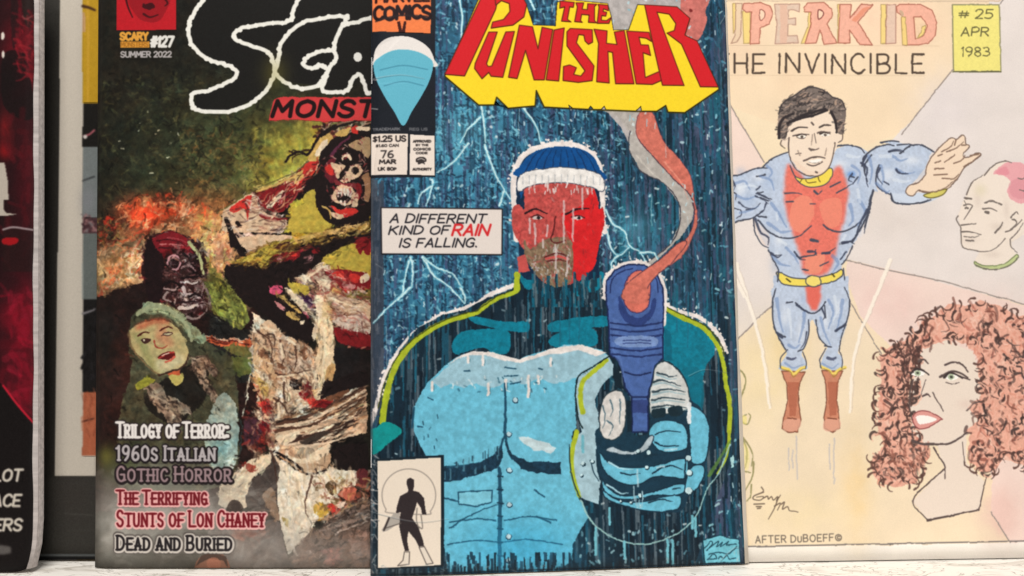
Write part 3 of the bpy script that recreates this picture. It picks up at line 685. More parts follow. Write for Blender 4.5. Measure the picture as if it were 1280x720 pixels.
# corner strip: publisher box, plain round emblem, price and approval boxes
pg.poly((26, 30, 38), np.array([[455, -40], [544, -40], [544, 222], [455, 222]]))
pg.poly((236, 126, 72), A1(40,-90, 335,-90, 333,172, 42,155), jit=.05)
pg.text((50, 16, 14), 'MARVEL', 470, -10.5, 13, wt=3.2, width=66, gap=.2)
pg.text((34, 20, 24), 'COMICS', 468, 9, 15.5, wt=4.2, width=70, gap=.16, jig=1)
pg.line((40, 30, 34), [[470, 26], [500, 20], [534, 22]], 2.4, al=.8)
pg.poly((60, 22, 18), A1(165,110, 180,110, 190,155, 200,110, 212,110, 205,165, 175,165))
pg.poly((228, 222, 218), A1(45,300, 60,240, 110,195, 180,183, 250,195, 320,240, 350,300, 345,340, 45,320), True)
pg.poly((98, 178, 200), A1(47,320, 80,285, 135,258, 195,250, 265,262, 320,290, 345,325, 330,400, 290,480, 240,560, 196,632, 150,560, 100,480, 62,400), True)
pg.lines((70, 140, 164), [A1(80,350, 196,330, 318,352), A1(100,430, 196,410, 296,432)], 1.4)
pg.text((120, 120, 124), 'TRADEMARK', 466, 160, 3, wt=.9, width=34); pg.text((110, 110, 114), 'REG US', 512, 160.5, 3, wt=.9, width=22)
pg.poly((230, 216, 204), np.array([[464, 167], [510, 168], [509, 219], [463, 218]])); pg.poly((232, 219, 208), np.array([[512.5, 168.5], [543, 170.5], [543, 220], [512, 219]]))
ink = (40, 34, 34)
pg.text(ink, '$1.25 US', 466.5, 170.3, 6.6, wt=1.7, width=40.5); pg.text(ink, '$1.60 CAN', 470, 180.6, 3, wt=.9, width=28)
pg.text((60, 54, 54), '76', 476.5, 188.6, 8.6, wt=1.8, width=15); pg.text(ink, 'MAR', 474.5, 200, 4.6, wt=1.6, width=20); pg.text(ink, 'UK 80p', 473, 209.4, 3.6, wt=1.2, width=22)
pg.text(ink, 'APPROVED', 516.5, 176, 2.6, wt=.95, width=22); pg.text(ink, 'BY THE', 520, 181, 2, wt=.8, width=15); pg.text(ink, 'COMICS', 517, 185.8, 2.6, wt=.95, width=21); pg.text(ink, 'CODE', 520, 190.8, 2.2, wt=.85, width=14)
pg.poly((56, 50, 50), fr(455, 155, 10.29)(665,460, 700,435, 760,430, 800,455, 800,490, 775,500, 785,530, 750,510, 700,528, 690,500, 668,492), True); pg.line((200, 190, 182), fr(455, 155, 10.29)(690,465, 735,450, 780,470), 1)
pg.text(ink, 'AUTHORITY', 516, 210.8, 2.6, wt=.95, width=23)
# caption
cap = A2(85,318, 690,328, 688,556, 88,550)
pg.poly((224, 213, 206), cap, line=(36, 34, 40), lw=1.6)
ci = (38, 36, 42)
pg.text(ci, 'A DIFFERENT', 487.5, 268, 10.5, wt=1.9, width=118, shear=.28, jig=.3, rot=.4); pg.text(ci, 'KIND OF', 486, 283, 10, wt=1.9, width=74, shear=.28, jig=.3)
pg.text((206, 44, 48), 'RAIN', 565, 281.5, 13, wt=2.8, width=44, shear=.3); pg.text(ci, 'IS FALLING.', 499, 298.5, 10.5, wt=1.9, width=96, shear=.28, jig=.3)
# small boxed figure (plain silhouette)
fb = np.array([[472, 576.5], [551, 571.5], [551, 706], [472.5, 710]])
pg.poly((20, 34, 44), fb + np.array([[-3, -3], [4, -3], [4, 2], [-3, 2]])); pg.poly((228, 214, 198), fb)
an = np.linspace(0, 6.28, 40); pg.line((150, 140, 132), np.stack([511 + 33.5 * np.cos(an), 619 + 33 * np.sin(an)], 1)[[i for i in range(40) if not 5 < i < 15]], 1.2)
sil = [A4(215,235, 232,228, 250,238, 250,270, 245,292, 275,300, 300,330, 306,380, 312,412, 290,412, 285,380, 265,350, 255,385, 240,430, 270,470, 295,540, 300,568, 275,572, 255,535, 222,495, 215,540, 225,592, 205,595, 190,540, 176,470, 178,430, 185,400, 160,405, 165,370, 180,320, 218,300, 222,288, 213,260)]
for p in sil: pg.poly((48, 40, 42), p)
pg.poly((170, 162, 154), A4(150,405, 178,405, 180,450, 120,492, 96,500, 88,490, 130,430)); pg.line((60, 52, 52), A4(100,490, 125,430), 2.4, sm=False); pg.line((96, 88, 84), A4(110,480, 185,455), 1.2, sm=False)
pg.lines((120, 112, 106), [A4(285,415, 292,480, 270,470), A4(265,380, 262,440, 275,480)], 1.2)
for p in (A4(202,598, 228,598, 225,660, 168,668, 195,640), A4(275,575, 302,572, 345,655, 312,660)): pg.poly((222, 210, 196), p, line=(80, 72, 70), lw=1)
# worn spine
pg.poly((84, 84, 90), np.array([[462, 224], [466, 224], [466, 720], [462, 720]]), al=.55)
pg.dabs(rect(462, 560, 471, 720), [(150, 146, 148), (90, 92, 98), (190, 186, 184)], 60, (2, 8), (.8, 1.6), 60, .6, .8)
for y in (613, 651, 629, 98, 134): pg.line((186, 180, 178), [[462, y], [472, y + random.uniform(-2, 3)]], 1.2, .4, sm=False, al=.8)
pg.dabs(rect(463, 225, 472, 560), [(110, 112, 120), (60, 66, 76)], 60, (4, 14), (.8, 1.4), 90, .1, .6)
pg.line((20, 30, 40), [[463, 719], [550, 716], [700, 710.5], [928, 703]], 1.6, sm=False, al=.7)
for p in ([[463, 640], [520, 652], [560, 648]], [[900, 700], [918, 684], [929, 690]], [[912, 12], [900, 30]], [[470, 330], [480, 338], [484, 352]], [[860, 470], [880, 462], [910, 466]], [[463, 98], [500, 94], [530, 99]]):
    pg.line((206, 208, 208), p, 1.0, .4, al=.45); pg.line((20, 34, 44), np.array(p) + .9, .8, .4, al=.4)
pg.dabs(rect(914, 560, 931, 706), [(196, 200, 200), (150, 170, 176)], 26, (1.5, 6), (.7, 1.4), 95, .3, .7); pg.dabs(rect(904, 0, 911, 300), [(190, 198, 200)], 18, (2, 8), (.6, 1.2), 90, .1, .6)
pg.dabs(rect(463, 705, 925, 722), [(170, 176, 178), (120, 140, 150)], 40, (2, 7), (.7, 1.3), 0, .4, .6)
blue_img = pg.finish('rain_cover_print')

def warp_blue(a, b):
    return 0.0022 * math.sin(math.pi * a) * (0.5 + 0.5 * b) + 0.0010 * math.sin(2.4 * math.pi * b + .5) * a * (1 - a) - 0.0016 * max(0, 1 - a / .035) ** 2 + 0.0012 * max(0, (a - .93) / .07) * max(0, 1 - b / .12)
bm_ = print_mat('rain_cover_gloss', blue_img, .30, .20, .16, .0)
org = np.array([0.02, 0.431, 0.0])
C1 = thing('comic_book', 'blue rain comic with red and yellow THE PUNISHER title, frontmost in the middle', 'comic book', org)
lf = Leaf(pg, warp_blue)
slab('front_cover', lf, org, bm_, C1, off=0.0, t=.00022, na=40, nb=50, edge_wob=.0006)['label'] = 'glossy blue front cover with rain, lightning and a figure printed on it'
for k in range(7):
    w_ = 1.013 - .0022 * abs(k - 3) + [.001, -.001, .0015, 0, .0008, -.0008, .001][k]
    slab('page', lf, org, paper_m, C1, a0=.004, a1=w_, b0=.001, b1=.997, off=-.00034 - k * .00024, t=.00016, na=16, nb=24, edge_wob=.0008)
slab('back_cover', lf, org, plain_mat('back_cover_print', (.18, .2, .25), .3, 40, .4), C1, a0=0, a1=1.004, off=-.0021, t=.00022, na=16, nb=24)
for bb in (.17, .80):     # two wire staples over the fold
    p0 = lf.at(.0015, bb, .0003) - org; p1 = lf.at(.0015, bb + .045, .0003) - org
    cu = bmesh.new(); bmesh.ops.create_cone(cu, cap_ends=True, segments=8, radius1=.0003, radius2=.0003, depth=float(np.linalg.norm(p1 - p0)))
    me = bpy.data.meshes.new('staple'); cu.to_mesh(me); cu.free()
    st = link('staple', me, staple_m, C1); st.location = Vector((p0 + p1) / 2); st.rotation_euler = Vector(p1 - p0).to_track_quat('Z', 'Y').to_euler()
def pr(name, outline, label=None, sm=False, L=lf, O=org, m=bm_, P=C1, off=.00022): return printed(name, L, O, m, P, outline, sm, off, label)
pr('title_block', slabp, 'yellow stepped title block behind the red letters')
for r_ in REDS: pr('title_letter', r_, off=.00034)
pr('publisher_box', A1(40,-60, 335,-60, 333,172, 42,155), 'orange publisher box with brush lettering')
pr('emblem', A1(47,320, 50,285, 60,240, 110,195, 180,183, 250,195, 320,240, 350,300, 330,400, 290,480, 240,560, 196,632, 150,560, 100,480, 62,400), 'plain pale blue shield with a white band on top', True)
pr('price_box', np.array([[464.5, 167], [510, 168], [509, 219], [464.5, 218]]), 'cream price and issue number box')
pr('approval_box', np.array([[512.5, 168.5], [543, 170.5], [543, 220], [512, 219]]), 'cream approval stamp box')
pr('caption_box', cap, 'cream caption box reading A DIFFERENT KIND OF RAIN IS FALLING.')
pr('figure_box', fb, 'cream box with a small dark standing figure')
pr('signature_patch', B4(712,540, 800,515, 850,530, 890,535, 898,650, 722,655), 'pale blue signature patch')
# ================================================================== HORROR MAGAZINE (left of the middle)
pg = Page((-0.1843, 0.4335, 0.0006), (0.192, 0.0022, 0.0), (-0.0078, 0.0225, 0.2830), (28, 26, 21))
M1 = fr(230, 0); M2 = fr(230, 180); M3 = fr(230, 360); M4 = fr(230, 540); N1 = fr(0, 180); N2 = fr(0, 360); N3 = fr(0, 540)
G1 = fr(110, 140, 2.4); G2 = fr(110, 420, 2.4)
BK = (24, 20, 18)
# dusk sky, foliage, yellow glow, fire
pg.glow((48, 52, 34), 300, 150, 130, 60, .8, 2, .5); pg.glow((62, 68, 42), 280, 240, 120, 70, .8, 2, .6)
pg.glow((150, 142, 58), 370, 205, 64, 50, .85, 2, .3); pg.glow((190, 168, 62), 400, 190, 42, 40, .9, 2, .2); pg.glow((196, 172, 60), 385, 275, 60, 60, .9, 2, .15); pg.glow((176, 150, 62), 450, 330, 60, 50, .9)
pg.dabs(np.array([[122, 100], [240, 90], [300, 150], [330, 180], [320, 250], [230, 250], [200, 290], [122, 280]]), [(30, 30, 24), (52, 56, 38), (22, 22, 18), (64, 66, 44), (44, 42, 26), (84, 78, 48)], 620, (4, 12), (1.5, 4), 20, 1.0, .6, .3)
pg.dabs(np.array([[225, 160], [300, 165], [335, 200], [330, 280], [270, 290], [225, 240]]), [(96, 92, 56), (36, 34, 20), (120, 104, 60), (110, 80, 44), (66, 76, 44), (28, 26, 16)], 420, (3, 11), (1.4, 3.4), 35, 1.0, .65, .4)
pg.dabs(np.array([[310, 165], [400, 150], [400, 200], [340, 240], [310, 250]]), [(150, 146, 70), (120, 120, 62), (170, 156, 70)], 80, (8, 22), (2, 5), 80, .3, .4)
pg.dabs(rect(140, 140, 235, 260), [(150, 140, 110), (190, 180, 150)], 16, (1.2, 3), (1, 2.2))
pg.glow((206, 150, 104), 175, 330, 60, 42, .9, 2, .6); pg.glow((216, 128, 78), 270, 280, 46, 34, .85, 2, .5); pg.glow((222, 74, 44), 180, 268, 26, 18, .95, 2, .5); pg.glow((214, 72, 40), 205, 262, 34, 14, .8, 2, .6)
pg.glow((210, 160, 120), 292, 330, 36, 50, .85, 2, .5); pg.glow((214, 170, 112), 130, 345, 26, 26, .8)
fire = np.array([[118, 305], [140, 296], [158, 262], [180, 246], [200, 240], [228, 246], [250, 262], [285, 268], [290, 330], [290, 370], [180, 350], [150, 372], [118, 372]])
pg.dabs(fire, [(226, 84, 48), (232, 148, 96), (206, 58, 36), (222, 180, 132), (130, 92, 58), (240, 120, 70), (196, 140, 96), (226, 190, 150)], 560, (5, 20), (1.5, 4.6), -50, .8, .6, .6)
pg.dabs(np.array([[118, 272], [160, 270], [150, 300], [118, 310]]), [(60, 24, 18), (190, 50, 34), (30, 24, 18), (150, 110, 60)], 70, (4, 12), (2, 4), -30, .8, .8, .5)
pg.dabs(np.array([[140, 320], [175, 312], [175, 348], [145, 355]]), [(150, 120, 70), (232, 214, 180), (110, 90, 54)], 60, (4, 12), (1.4, 3), 10, .9, .7, .8)
pg.dabs(np.array([[196, 240], [225, 244], [222, 262], [186, 258]]), [(70, 34, 22), (40, 34, 24), (170, 60, 36)], 24, (5, 12), (2, 4), 20, .6, .8, .6)
pg.dabs(np.array([[255, 275], [288, 270], [300, 340], [270, 370], [252, 330]]), [(226, 200, 168), (206, 140, 110), (228, 190, 120), (190, 170, 90)], 110, (8, 26), (2, 4.6), 75, .4, .6, .3)
# dark foreground mass
pg.poly((34, 20, 18), np.array([[116, 372], [150, 362], [184, 350], [240, 380], [300, 400], [320, 380], [345, 400], [360, 470], [330, 560], [270, 640], [118, 640]]), jit=.3)
pg.glow((60, 30, 24), 150, 470, 40, 60, .6, 2, .5); pg.glow((22, 28, 26), 130, 430, 16, 50, .6)
# hulking ghoul: bald scarred head and shoulder
hd = np.array([[180, 352], [178, 325], [182, 303], [196, 292], [212, 289], [232, 294], [250, 306], [258, 330], [262, 360], [258, 388], [246, 404], [222, 392], [196, 376]])
pg.poly((44, 22, 22), hd, True, jit=.3)
pg.poly((120, 22, 30), np.array([[184, 312], [196, 294], [214, 290], [232, 296], [246, 312], [236, 318], [216, 312], [200, 330], [190, 326]]), True, al=.75, rough=.6)
pg.dabs(hd, [(140, 40, 44), (160, 120, 118), (90, 60, 58), (24, 14, 14), (110, 84, 80), (30, 16, 18)], 230, (3, 10), (1, 2.6), 25, .7, .75, .5, sm=True)
pg.dabs(np.array([[212, 320], [240, 314], [256, 340], [258, 385], [236, 396], [214, 370]]), [(182, 160, 158), (60, 36, 38), (150, 110, 112), (200, 186, 180), (26, 16, 18)], 190, (3, 9), (1, 2.2), 20, .7, .85, .5)
pg.poly((20, 10, 12), np.array([[210, 328], [221, 325], [226, 332], [216, 337]]), True); pg.dot((24, 12, 14), 219, 330, 4.6, 3.4); pg.dot((190, 150, 156), 218, 329.5, 1.8, 1.4); pg.line((170, 130, 130), [[212, 326], [219, 323], [227, 327]], 1.8, 1)
pg.poly((20, 10, 12), np.array([[238, 334], [249, 332], [252, 339], [242, 342]]), True)
pg.line((176, 152, 146), [[248, 300], [258, 318], [264, 350], [262, 384]], 3, 1.5, al=.8)
pg.lines((190, 178, 172), [[[226, 366], [236, 372], [246, 368]], [[228, 380], [240, 384], [248, 380]], [[230, 374], [240, 378]], [[228, 352], [240, 356], [248, 350]]], 2, 1)
pg.poly((122, 128, 58), M2(80,480, 130,620, 150,720, 220,700, 170,640, 110,560), al=.75, rough=.6)
pg.poly((96, 104, 52), np.array([[262, 352], [280, 352], [300, 372], [312, 398], [300, 412], [280, 398], [264, 380]]), True, jit=.3)
pg.dabs(np.array([[262, 350], [284, 352], [312, 395], [300, 410], [268, 392]]), [(150, 156, 60), (50, 52, 26), (176, 180, 90), (84, 92, 46)], 90, (4, 14), (1.2, 3), 60, .4, .8, .4)
pg.poly((34, 32, 30), np.array([[262, 392], [300, 412], [330, 410], [352, 430], [350, 470], [300, 480], [262, 440]]), jit=.2)
pg.poly((112, 106, 56), np.array([[280, 424], [318, 428], [322, 452], [288, 440]]), True, al=.8); pg.poly((104, 108, 52), np.array([[282, 452], [308, 448], [318, 466], [288, 470]]), True, al=.8)
pg.lines((96, 92, 78), [M3(160,150, 200,170, 250,195), M3(185,140, 230,160, 290,190)], 1.6, .8)
pg.poly((196, 92, 56), M3(65,235, 130,245, 250,252, 355,262, 350,300, 260,290, 150,285, 80,268), rough=.4); pg.lines((232, 190, 160), [M3(75,235, 180,250, 355,262), M3(80,262, 180,256, 300,270)], 1.2)
pg.lines((90, 30, 24), [M3(90,250, 200,262, 340,285), M3(110,270, 220,275)], 2)
# woman with pale scarf looking up
pg.poly((74, 74, 54), np.array([[164, 470], [162, 430], [166, 395], [180, 384], [200, 378], [225, 388], [245, 410], [262, 430], [290, 450], [300, 520], [296, 590], [270, 610], [160, 610], [150, 520]]), True, al=.85, jit=.25)
pg.poly((30, 26, 22), np.array([[185, 492], [246, 450], [262, 460], [256, 500], [220, 530], [190, 515]]), True)
sc = np.array([[175, 388], [184, 379], [200, 378], [222, 388], [240, 404], [258, 424], [252, 430], [246, 426], [236, 422], [232, 412], [212, 396], [196, 392], [186, 394]])
pg.poly((148, 156, 122), sc, True, jit=.1); pg.lines((92, 102, 76), [[[186, 390], [204, 388], [224, 402], [246, 424]], [[196, 382], [216, 392], [238, 410]], [[214, 396], [228, 410], [240, 424]]], 1.6, 1)
pg.lines((190, 196, 160), [[[190, 382], [206, 384], [226, 396], [244, 414]]], 1.8, .8)
def scarf_face():
    global fc
    fc = N2(655,215, 690,185, 760,165, 830,165, 880,190, 920,250, 945,330, 925,380, 880,405, 800,430, 760,400, 720,360, 680,320, 658,270)
    pg.poly((176, 160, 112), fc, True, jit=.05)
    pg.poly((138, 140, 90), N2(655,230, 690,270, 740,380, 800,428, 840,425, 780,370, 740,300, 720,240), True, al=.7, soft=3); pg.poly((178, 70, 50), N2(680,190, 760,160, 830,160, 850,185, 780,180, 700,210), True, al=.6, soft=3)
    pg.poly((196, 110, 84), N2(780,260, 830,290, 870,290, 850,240, 810,180, 790,190), True, al=.5, soft=4); pg.poly((206, 196, 160), N2(800,350, 900,330, 930,360, 880,400, 810,425, 780,395), True, al=.6, soft=4)
    pg.line((70, 28, 22), N2(690,240, 720,222, 750,222), 2.4, 1.2); pg.line((70, 28, 22), N2(800,215, 840,195, 868,200), 2.2, 1)
    pg.poly((60, 34, 30), N2(705,265, 730,250, 755,262, 735,278), True); pg.dot((206, 196, 170), 180.5, 425.5, 1.4); pg.poly((74, 46, 40), N2(805,240, 835,220, 870,225, 845,240), True); pg.poly((196, 186, 150), N2(815,236, 840,226, 862,228, 840,236), True)
    pg.line((150, 60, 48), N2(770,260, 790,300, 820,300, 836,290), 1.8, 1)
    pg.poly((90, 22, 22), N2(790,350, 820,325, 870,320, 875,340, 840,358), True); pg.line((196, 70, 60), N2(795,352, 840,330, 872,322), 1.4); pg.line((200, 90, 72), N2(830,370, 860,358, 875,345), 2.2); pg.line((226, 210, 186), N2(812,338, 850,328), 1.2)
    pg.poly((190, 90, 56), N2(830,425, 900,405, 905,440, 850,440)); pg.poly((186, 172, 96), N2(845,440, 905,435, 915,460, 890,488, 860,470), True); pg.poly((140, 136, 50), N2(680,480, 730,450, 775,460, 740,490, 690,505), True, jit=.3)
scarf_face()
hands = [np.array([[184, 484], [196, 480], [208, 492], [222, 500], [236, 508], [240, 520], [226, 516], [230, 540], [218, 538], [206, 520], [192, 504]]), np.array([[238, 450], [250, 444], [262, 448], [272, 460], [270, 470], [258, 462], [262, 480], [276, 500], [270, 504], [256, 486], [244, 466]])]
for h_ in hands:
    pg.poly((128, 108, 92), h_, True, jit=.2); pg.dabs(h_, [(176, 156, 132), (70, 54, 46), (40, 30, 26), (150, 130, 106)], 80, (3, 10), (1.2, 2.8), 40, .5, .85)
pg.poly((150, 166, 156), np.array([[268, 506], [282, 490], [296, 508], [300, 540], [294, 580], [276, 596], [262, 580], [260, 530]]), True, jit=.08); pg.poly((110, 130, 122), np.array([[262, 540], [278, 530], [284, 560], [276, 592], [262, 580]]), True, al=.6)
pg.lines((50, 60, 56), [[[272, 510], [275, 514]], [[264, 515], [268, 518]], [[296, 510], [304, 536], [300, 570]]], 1.6)
# lurching corpse: raised arm, head, shirt
pg.poly(BK, M2(400,220, 560,140, 660,60, 740,-30, 900,-60, 960,-60, 960,420, 900,400, 780,400, 720,360, 668,310, 665,230, 620,262, 540,310, 520,440, 400,440, 330,330), False, rough=.5)
pg.poly((196, 172, 64), M2(665,228, 600,262, 540,320, 550,390, 525,430, 545,455, 620,455, 720,420, 730,395, 690,350, 662,320), True, jit=.05)
arm = M2(370,240, 480,190, 560,150, 640,90, 690,30, 720,-30, 790,-60, 800,-20, 740,20, 700,70, 660,150, 600,220, 500,290, 420,300)
pg.poly((92, 34, 30), arm, jit=.3)
pg.dabs(arm, [(190, 160, 100), (150, 36, 32), (206, 64, 50), (50, 22, 20), (222, 190, 130), (110, 28, 28), (214, 204, 180)], 230, (4, 16), (1.2, 3.4), -45, .35, .85, .3)
pg.lines((190, 170, 100), [M2(380,232, 480,182, 560,142, 620,90, 650,30, 690,-20)], 3, 1.5)
pg.lines((224, 206, 196), [M2(420,310, 470,260, 500,235), M2(440,320, 490,275)], 2.6, 1); pg.poly((206, 62, 44), M2(600,110, 660,90, 670,140, 610,165), True, rough=.8)
pg.lines((60, 40, 24), [M2(650,30, 590,35, 550,50, 520,90), M2(560,50, 530,40), M2(640,45, 560,60, 545,95)], 2.6, .8)
pg.lines((74, 36, 34), [np.array([[395, 178], [402, 165], [420, 152], [445, 150]]), np.array([[392, 160], [410, 156], [430, 146], [460, 150]]), np.array([[400, 200], [404, 180], [416, 166]])], 3, 1.5)
pg.dabs(M1(660,700, 680,640, 780,600, 930,590, 940,720), [(60, 26, 26), (150, 60, 56), (190, 160, 140), (30, 20, 20), (200, 176, 150)], 130, (4, 16), (1.4, 3.4), -20, .5, .85, .4)
hdz = M2(700,100, 750,60, 820,30, 900,60, 905,160, 900,260, 880,330, 830,380, 740,375, 700,320, 710,220)
pg.poly((88, 36, 38), hdz, True, jit=.3)
pg.dabs(hdz, [(150, 44, 50), (196, 150, 140), (60, 24, 28), (214, 190, 180), (170, 60, 60), (34, 20, 22)], 260, (3, 8), (1, 2.4), 60, .8, .8, .4, sm=True)
pg.dot((26, 14, 16), 433, 198, 8.5, 6.6); pg.line((210, 200, 190), [[426, 199], [429, 193.5], [436, 193]], 2.6, 1.6); pg.dot((190, 180, 170), 435, 199, 2.2, 1.6)
pg.dot((28, 16, 18), 446, 214, 9, 8.4); pg.line((206, 196, 184), [[438, 216], [440, 208], [448, 206], [453, 211]], 2.6, 1.8); pg.dot((196, 186, 176), 445, 215.5, 2.6, 2); pg.line((190, 170, 160), [[437, 221], [444, 224], [452, 221]], 2, 1.2)
pg.poly((20, 10, 14), M2(740,245, 770,215, 800,240, 840,230, 858,250, 840,280, 800,300, 755,290, 735,270), rough=.4)
for x, y, l in ((755, 222, 26), (772, 218, 30), (790, 226, 34), (808, 228, 28), (826, 232, 34), (842, 232, 24)): pg.line((222, 206, 186), M2(x, y, x + 4, y + l), 3, 1.8, sm=False)
for x, y, l in ((752, 300, -22), (775, 306, -20), (800, 306, -18), (824, 296, -22)): pg.line((216, 198, 180), M2(x, y, x + 2, y + l), 2.8, 1.6, sm=False)
pg.lines((220, 170, 160), [M2(720,150, 760,180, 790,200), M2(850,170, 880,190), M2(720,330, 780,350, 850,335), M2(735,90, 770,110), M2(700,320, 730,360)], 2.4, 1.2)
pg.dabs(M2(820,-20, 940,-20, 940,60, 900,60, 860,20), [(170, 140, 100), (110, 80, 60), (200, 170, 130)], 50, (5, 14), (1.4, 3), 30, .5, .8); pg.dabs(M2(900,150, 940,150, 940,260, 905,260), [(150, 110, 80), (96, 60, 44)], 30, (4, 10), (1.5, 3), 90, .4, .8)
# shirt over the shoulder
pg.poly((206, 184, 168), M2(190,345, 260,290, 340,240, 380,270, 420,310, 500,350, 520,380, 500,440, 330,540, 290,550, 230,460, 205,400), rough=.4)
pg.poly((190, 50, 40), M2(235,320, 340,250, 345,330, 325,370, 300,310, 250,340), rough=.6)
pg.lines(BK, [M2(215,375, 250,450, 300,545), M2(225,380, 265,430, 330,440, 400,450, 540,452), M2(260,385, 300,410, 420,440), M2(390,370, 450,380, 510,370), M2(380,290, 420,330, 500,355), M2(300,440, 350,475, 430,480)], 5, 3)
pg.poly(BK, M2(210,380, 240,385, 300,500, 330,545, 290,552, 240,480)); pg.lines((214, 190, 176), [M2(330,430, 430,400, 480,410), M2(310,450, 420,500, 540,462), M2(260,460, 320,520), M2(380,330, 440,345, 480,340)], 3.4, 1)
pg.dabs(M2(200,340, 420,330, 520,400, 330,520, 240,450), [(224, 204, 190), (170, 140, 122), (190, 160, 146), (60, 30, 28)], 90, (4, 14), (1.2, 3), 25, .5, .6, .2)
# lower arm reaching right, with yellow fringe
pg.poly(BK, M2(205,640, 260,590, 400,520, 560,462, 720,410, 860,385, 935,365, 940,480, 860,500, 760,540, 640,610, 560,680, 480,720, 700,720, 700,900, 560,1000, 420,840, 300,800, 220,700), False, rough=.5)
pg.poly(BK, M3(280,-20, 420,-20, 480,40, 560,150, 640,210, 660,260, 620,290, 540,240, 480,250, 420,180, 350,100))
pg.poly((176, 150, 50), M2(240,600, 330,560, 420,500, 560,462, 700,420, 740,440, 640,470, 560,500, 470,550, 420,590, 360,600, 300,620), rough=1.0, jit=.2)
pg.dabs(M2(240,600, 420,500, 700,420, 930,370, 930,430, 740,470, 560,510, 430,600, 300,620), [(206, 176, 50), (130, 90, 30), (190, 140, 70), (60, 36, 20), (214, 186, 110), (30, 20, 16)], 260, (3, 12), (1.2, 3), -20, .5, .85, .4)
pg.dabs(M2(440,560, 640,510, 680,540, 560,600, 460,620), [(170, 40, 60), (206, 90, 100), (120, 24, 36), (226, 190, 190)], 46, (2, 8), (1.6, 4), 0, .8, .9)
pg.poly((188, 158, 62), M2(690,590, 760,540, 860,500, 935,480, 935,640, 840,650, 740,640), True, jit=.05)
pg.dabs(M2(860,480, 940,470, 935,560, 880,550), [(150, 30, 44), (90, 20, 26), (190, 60, 60)], 30, (3, 8), (2, 4), 90, .5)
pg.dabs(M2(700,640, 840,620, 935,640, 935,740, 740,740), [(190, 40, 50), (110, 20, 30), (226, 180, 180), (206, 80, 76), (40, 16, 18)], 110, (3, 10), (1.6, 4), 40, .8, .9, .4)
pg.poly((200, 180, 166), M2(560,680, 690,590, 740,660, 730,740, 650,760), True, jit=.1)
pg.dabs(np.vstack([M2(420,690, 640,700), M3(660,80, 620,160, 520,160, 420,40)]), [(196, 60, 90), (220, 190, 180), (170, 150, 50), (40, 20, 24), (230, 170, 170)], 120, (3, 12), (1.4, 3.6), 40, .4, .9)
pg.lines((226, 206, 190), [M3(510,10, 570,60, 640,120), M3(540,10, 620,80, 650,130)], 4, 1.5)
pg.poly((176, 140, 120), M3(700,30, 780,40, 930,60, 935,200, 840,210, 760,190, 740,110), jit=.15)
pg.dabs(M3(700,30, 930,60, 935,200, 760,190), [(206, 176, 156), (110, 60, 50), (190, 150, 130), (70, 34, 30)], 100, (6, 20), (1.4, 4), 15, .4, .7, .3)
pg.poly((92, 26, 34), M3(750,190, 840,210, 935,210, 935,310, 860,310, 790,270), jit=.3, rough=.6); pg.dabs(M3(750,190, 935,200, 935,310, 800,290), [(176, 60, 60), (206, 120, 100), (60, 20, 24)], 50, (4, 10), (2, 4), 10, .6)
# dark side, torn hanging sleeve
pg.poly((26, 22, 22), M3(740,290, 935,320, 935,470, 860,490, 720,540, 660,440, 650,340))
pg.poly((206, 174, 130), M3(655,-10, 700,10, 735,60, 745,180, 750,300, 755,440, 730,480, 700,540, 680,555, 665,520, 680,420, 670,330, 685,250, 660,180, 665,80), rough=.9, jit=.1)
pg.dabs(M3(660,0, 735,60, 750,420, 690,540, 680,300), [(226, 206, 176), (180, 140, 96), (214, 180, 120)], 60, (10, 30), (1.4, 4), 90, .15, .7)
# buttoned bloody shirt
shirt = np.vstack([M3(345,120, 400,160, 480,210, 500,250, 600,290, 650,340, 660,430, 680,560, 740,560, 900,480, 920,600, 800,800, 700,900), M4(860,180, 860,220, 780,330, 700,420, 640,440, 570,560, 520,610, 490,450, 470,300, 440,150), M3(440,900, 380,600, 350,420, 350,260)])
pg.poly((204, 182, 158), shirt, jit=.08, rough=.5)
pg.dabs(M3(350,150, 480,220, 640,330, 650,430, 560,480, 450,480, 370,420), [(186, 150, 120), (222, 202, 178), (110, 70, 50), (200, 170, 140), (150, 110, 84)], 200, (5, 18), (1.4, 4), 50, .7, .7, .4)
pg.dabs(M3(360,420, 450,430, 450,600, 380,600), [(196, 130, 60), (180, 90, 60), (222, 190, 150), (120, 40, 34)], 60, (4, 12), (1.6, 3.6), 50, .5, .8, .4)
pg.lines((120, 84, 60), [M3(450,230, 450,330, 460,450, 455,560), M3(360,250, 350,400, 320,500), M3(480,260, 520,340, 500,400), M3(520,260, 540,330, 530,400)], 2.2, 1.4, al=.8)
pg.line((196, 188, 168), M3(345,290, 350,370, 320,520, 300,640), 3, 1.4)
pg.poly(BK, M3(530,470, 570,450, 610,480, 600,505, 550,505), True); pg.poly((130, 24, 34), M3(580,510, 630,500, 650,540, 700,590, 680,600, 600,565, 575,545), rough=.8); pg.poly((140, 50, 40), M3(640,560, 760,560, 730,590, 660,600), rough=.5)
pg.poly((160, 34, 36), M3(390,570, 430,555, 445,620, 420,630, 392,600), True); pg.poly((120, 30, 30), np.vstack([M3(380,660, 420,690, 430,760), M4(450,80, 400,60, 350,0)]), rough=.6)
pg.dabs(np.vstack([M3(330,620, 390,640), M4(440,40, 420,100, 330,110, 310,20)]), [(70, 30, 26), (130, 50, 40), (40, 24, 22), (190, 150, 120)], 70, (4, 12), (1.6, 4), 20, .5, .85)
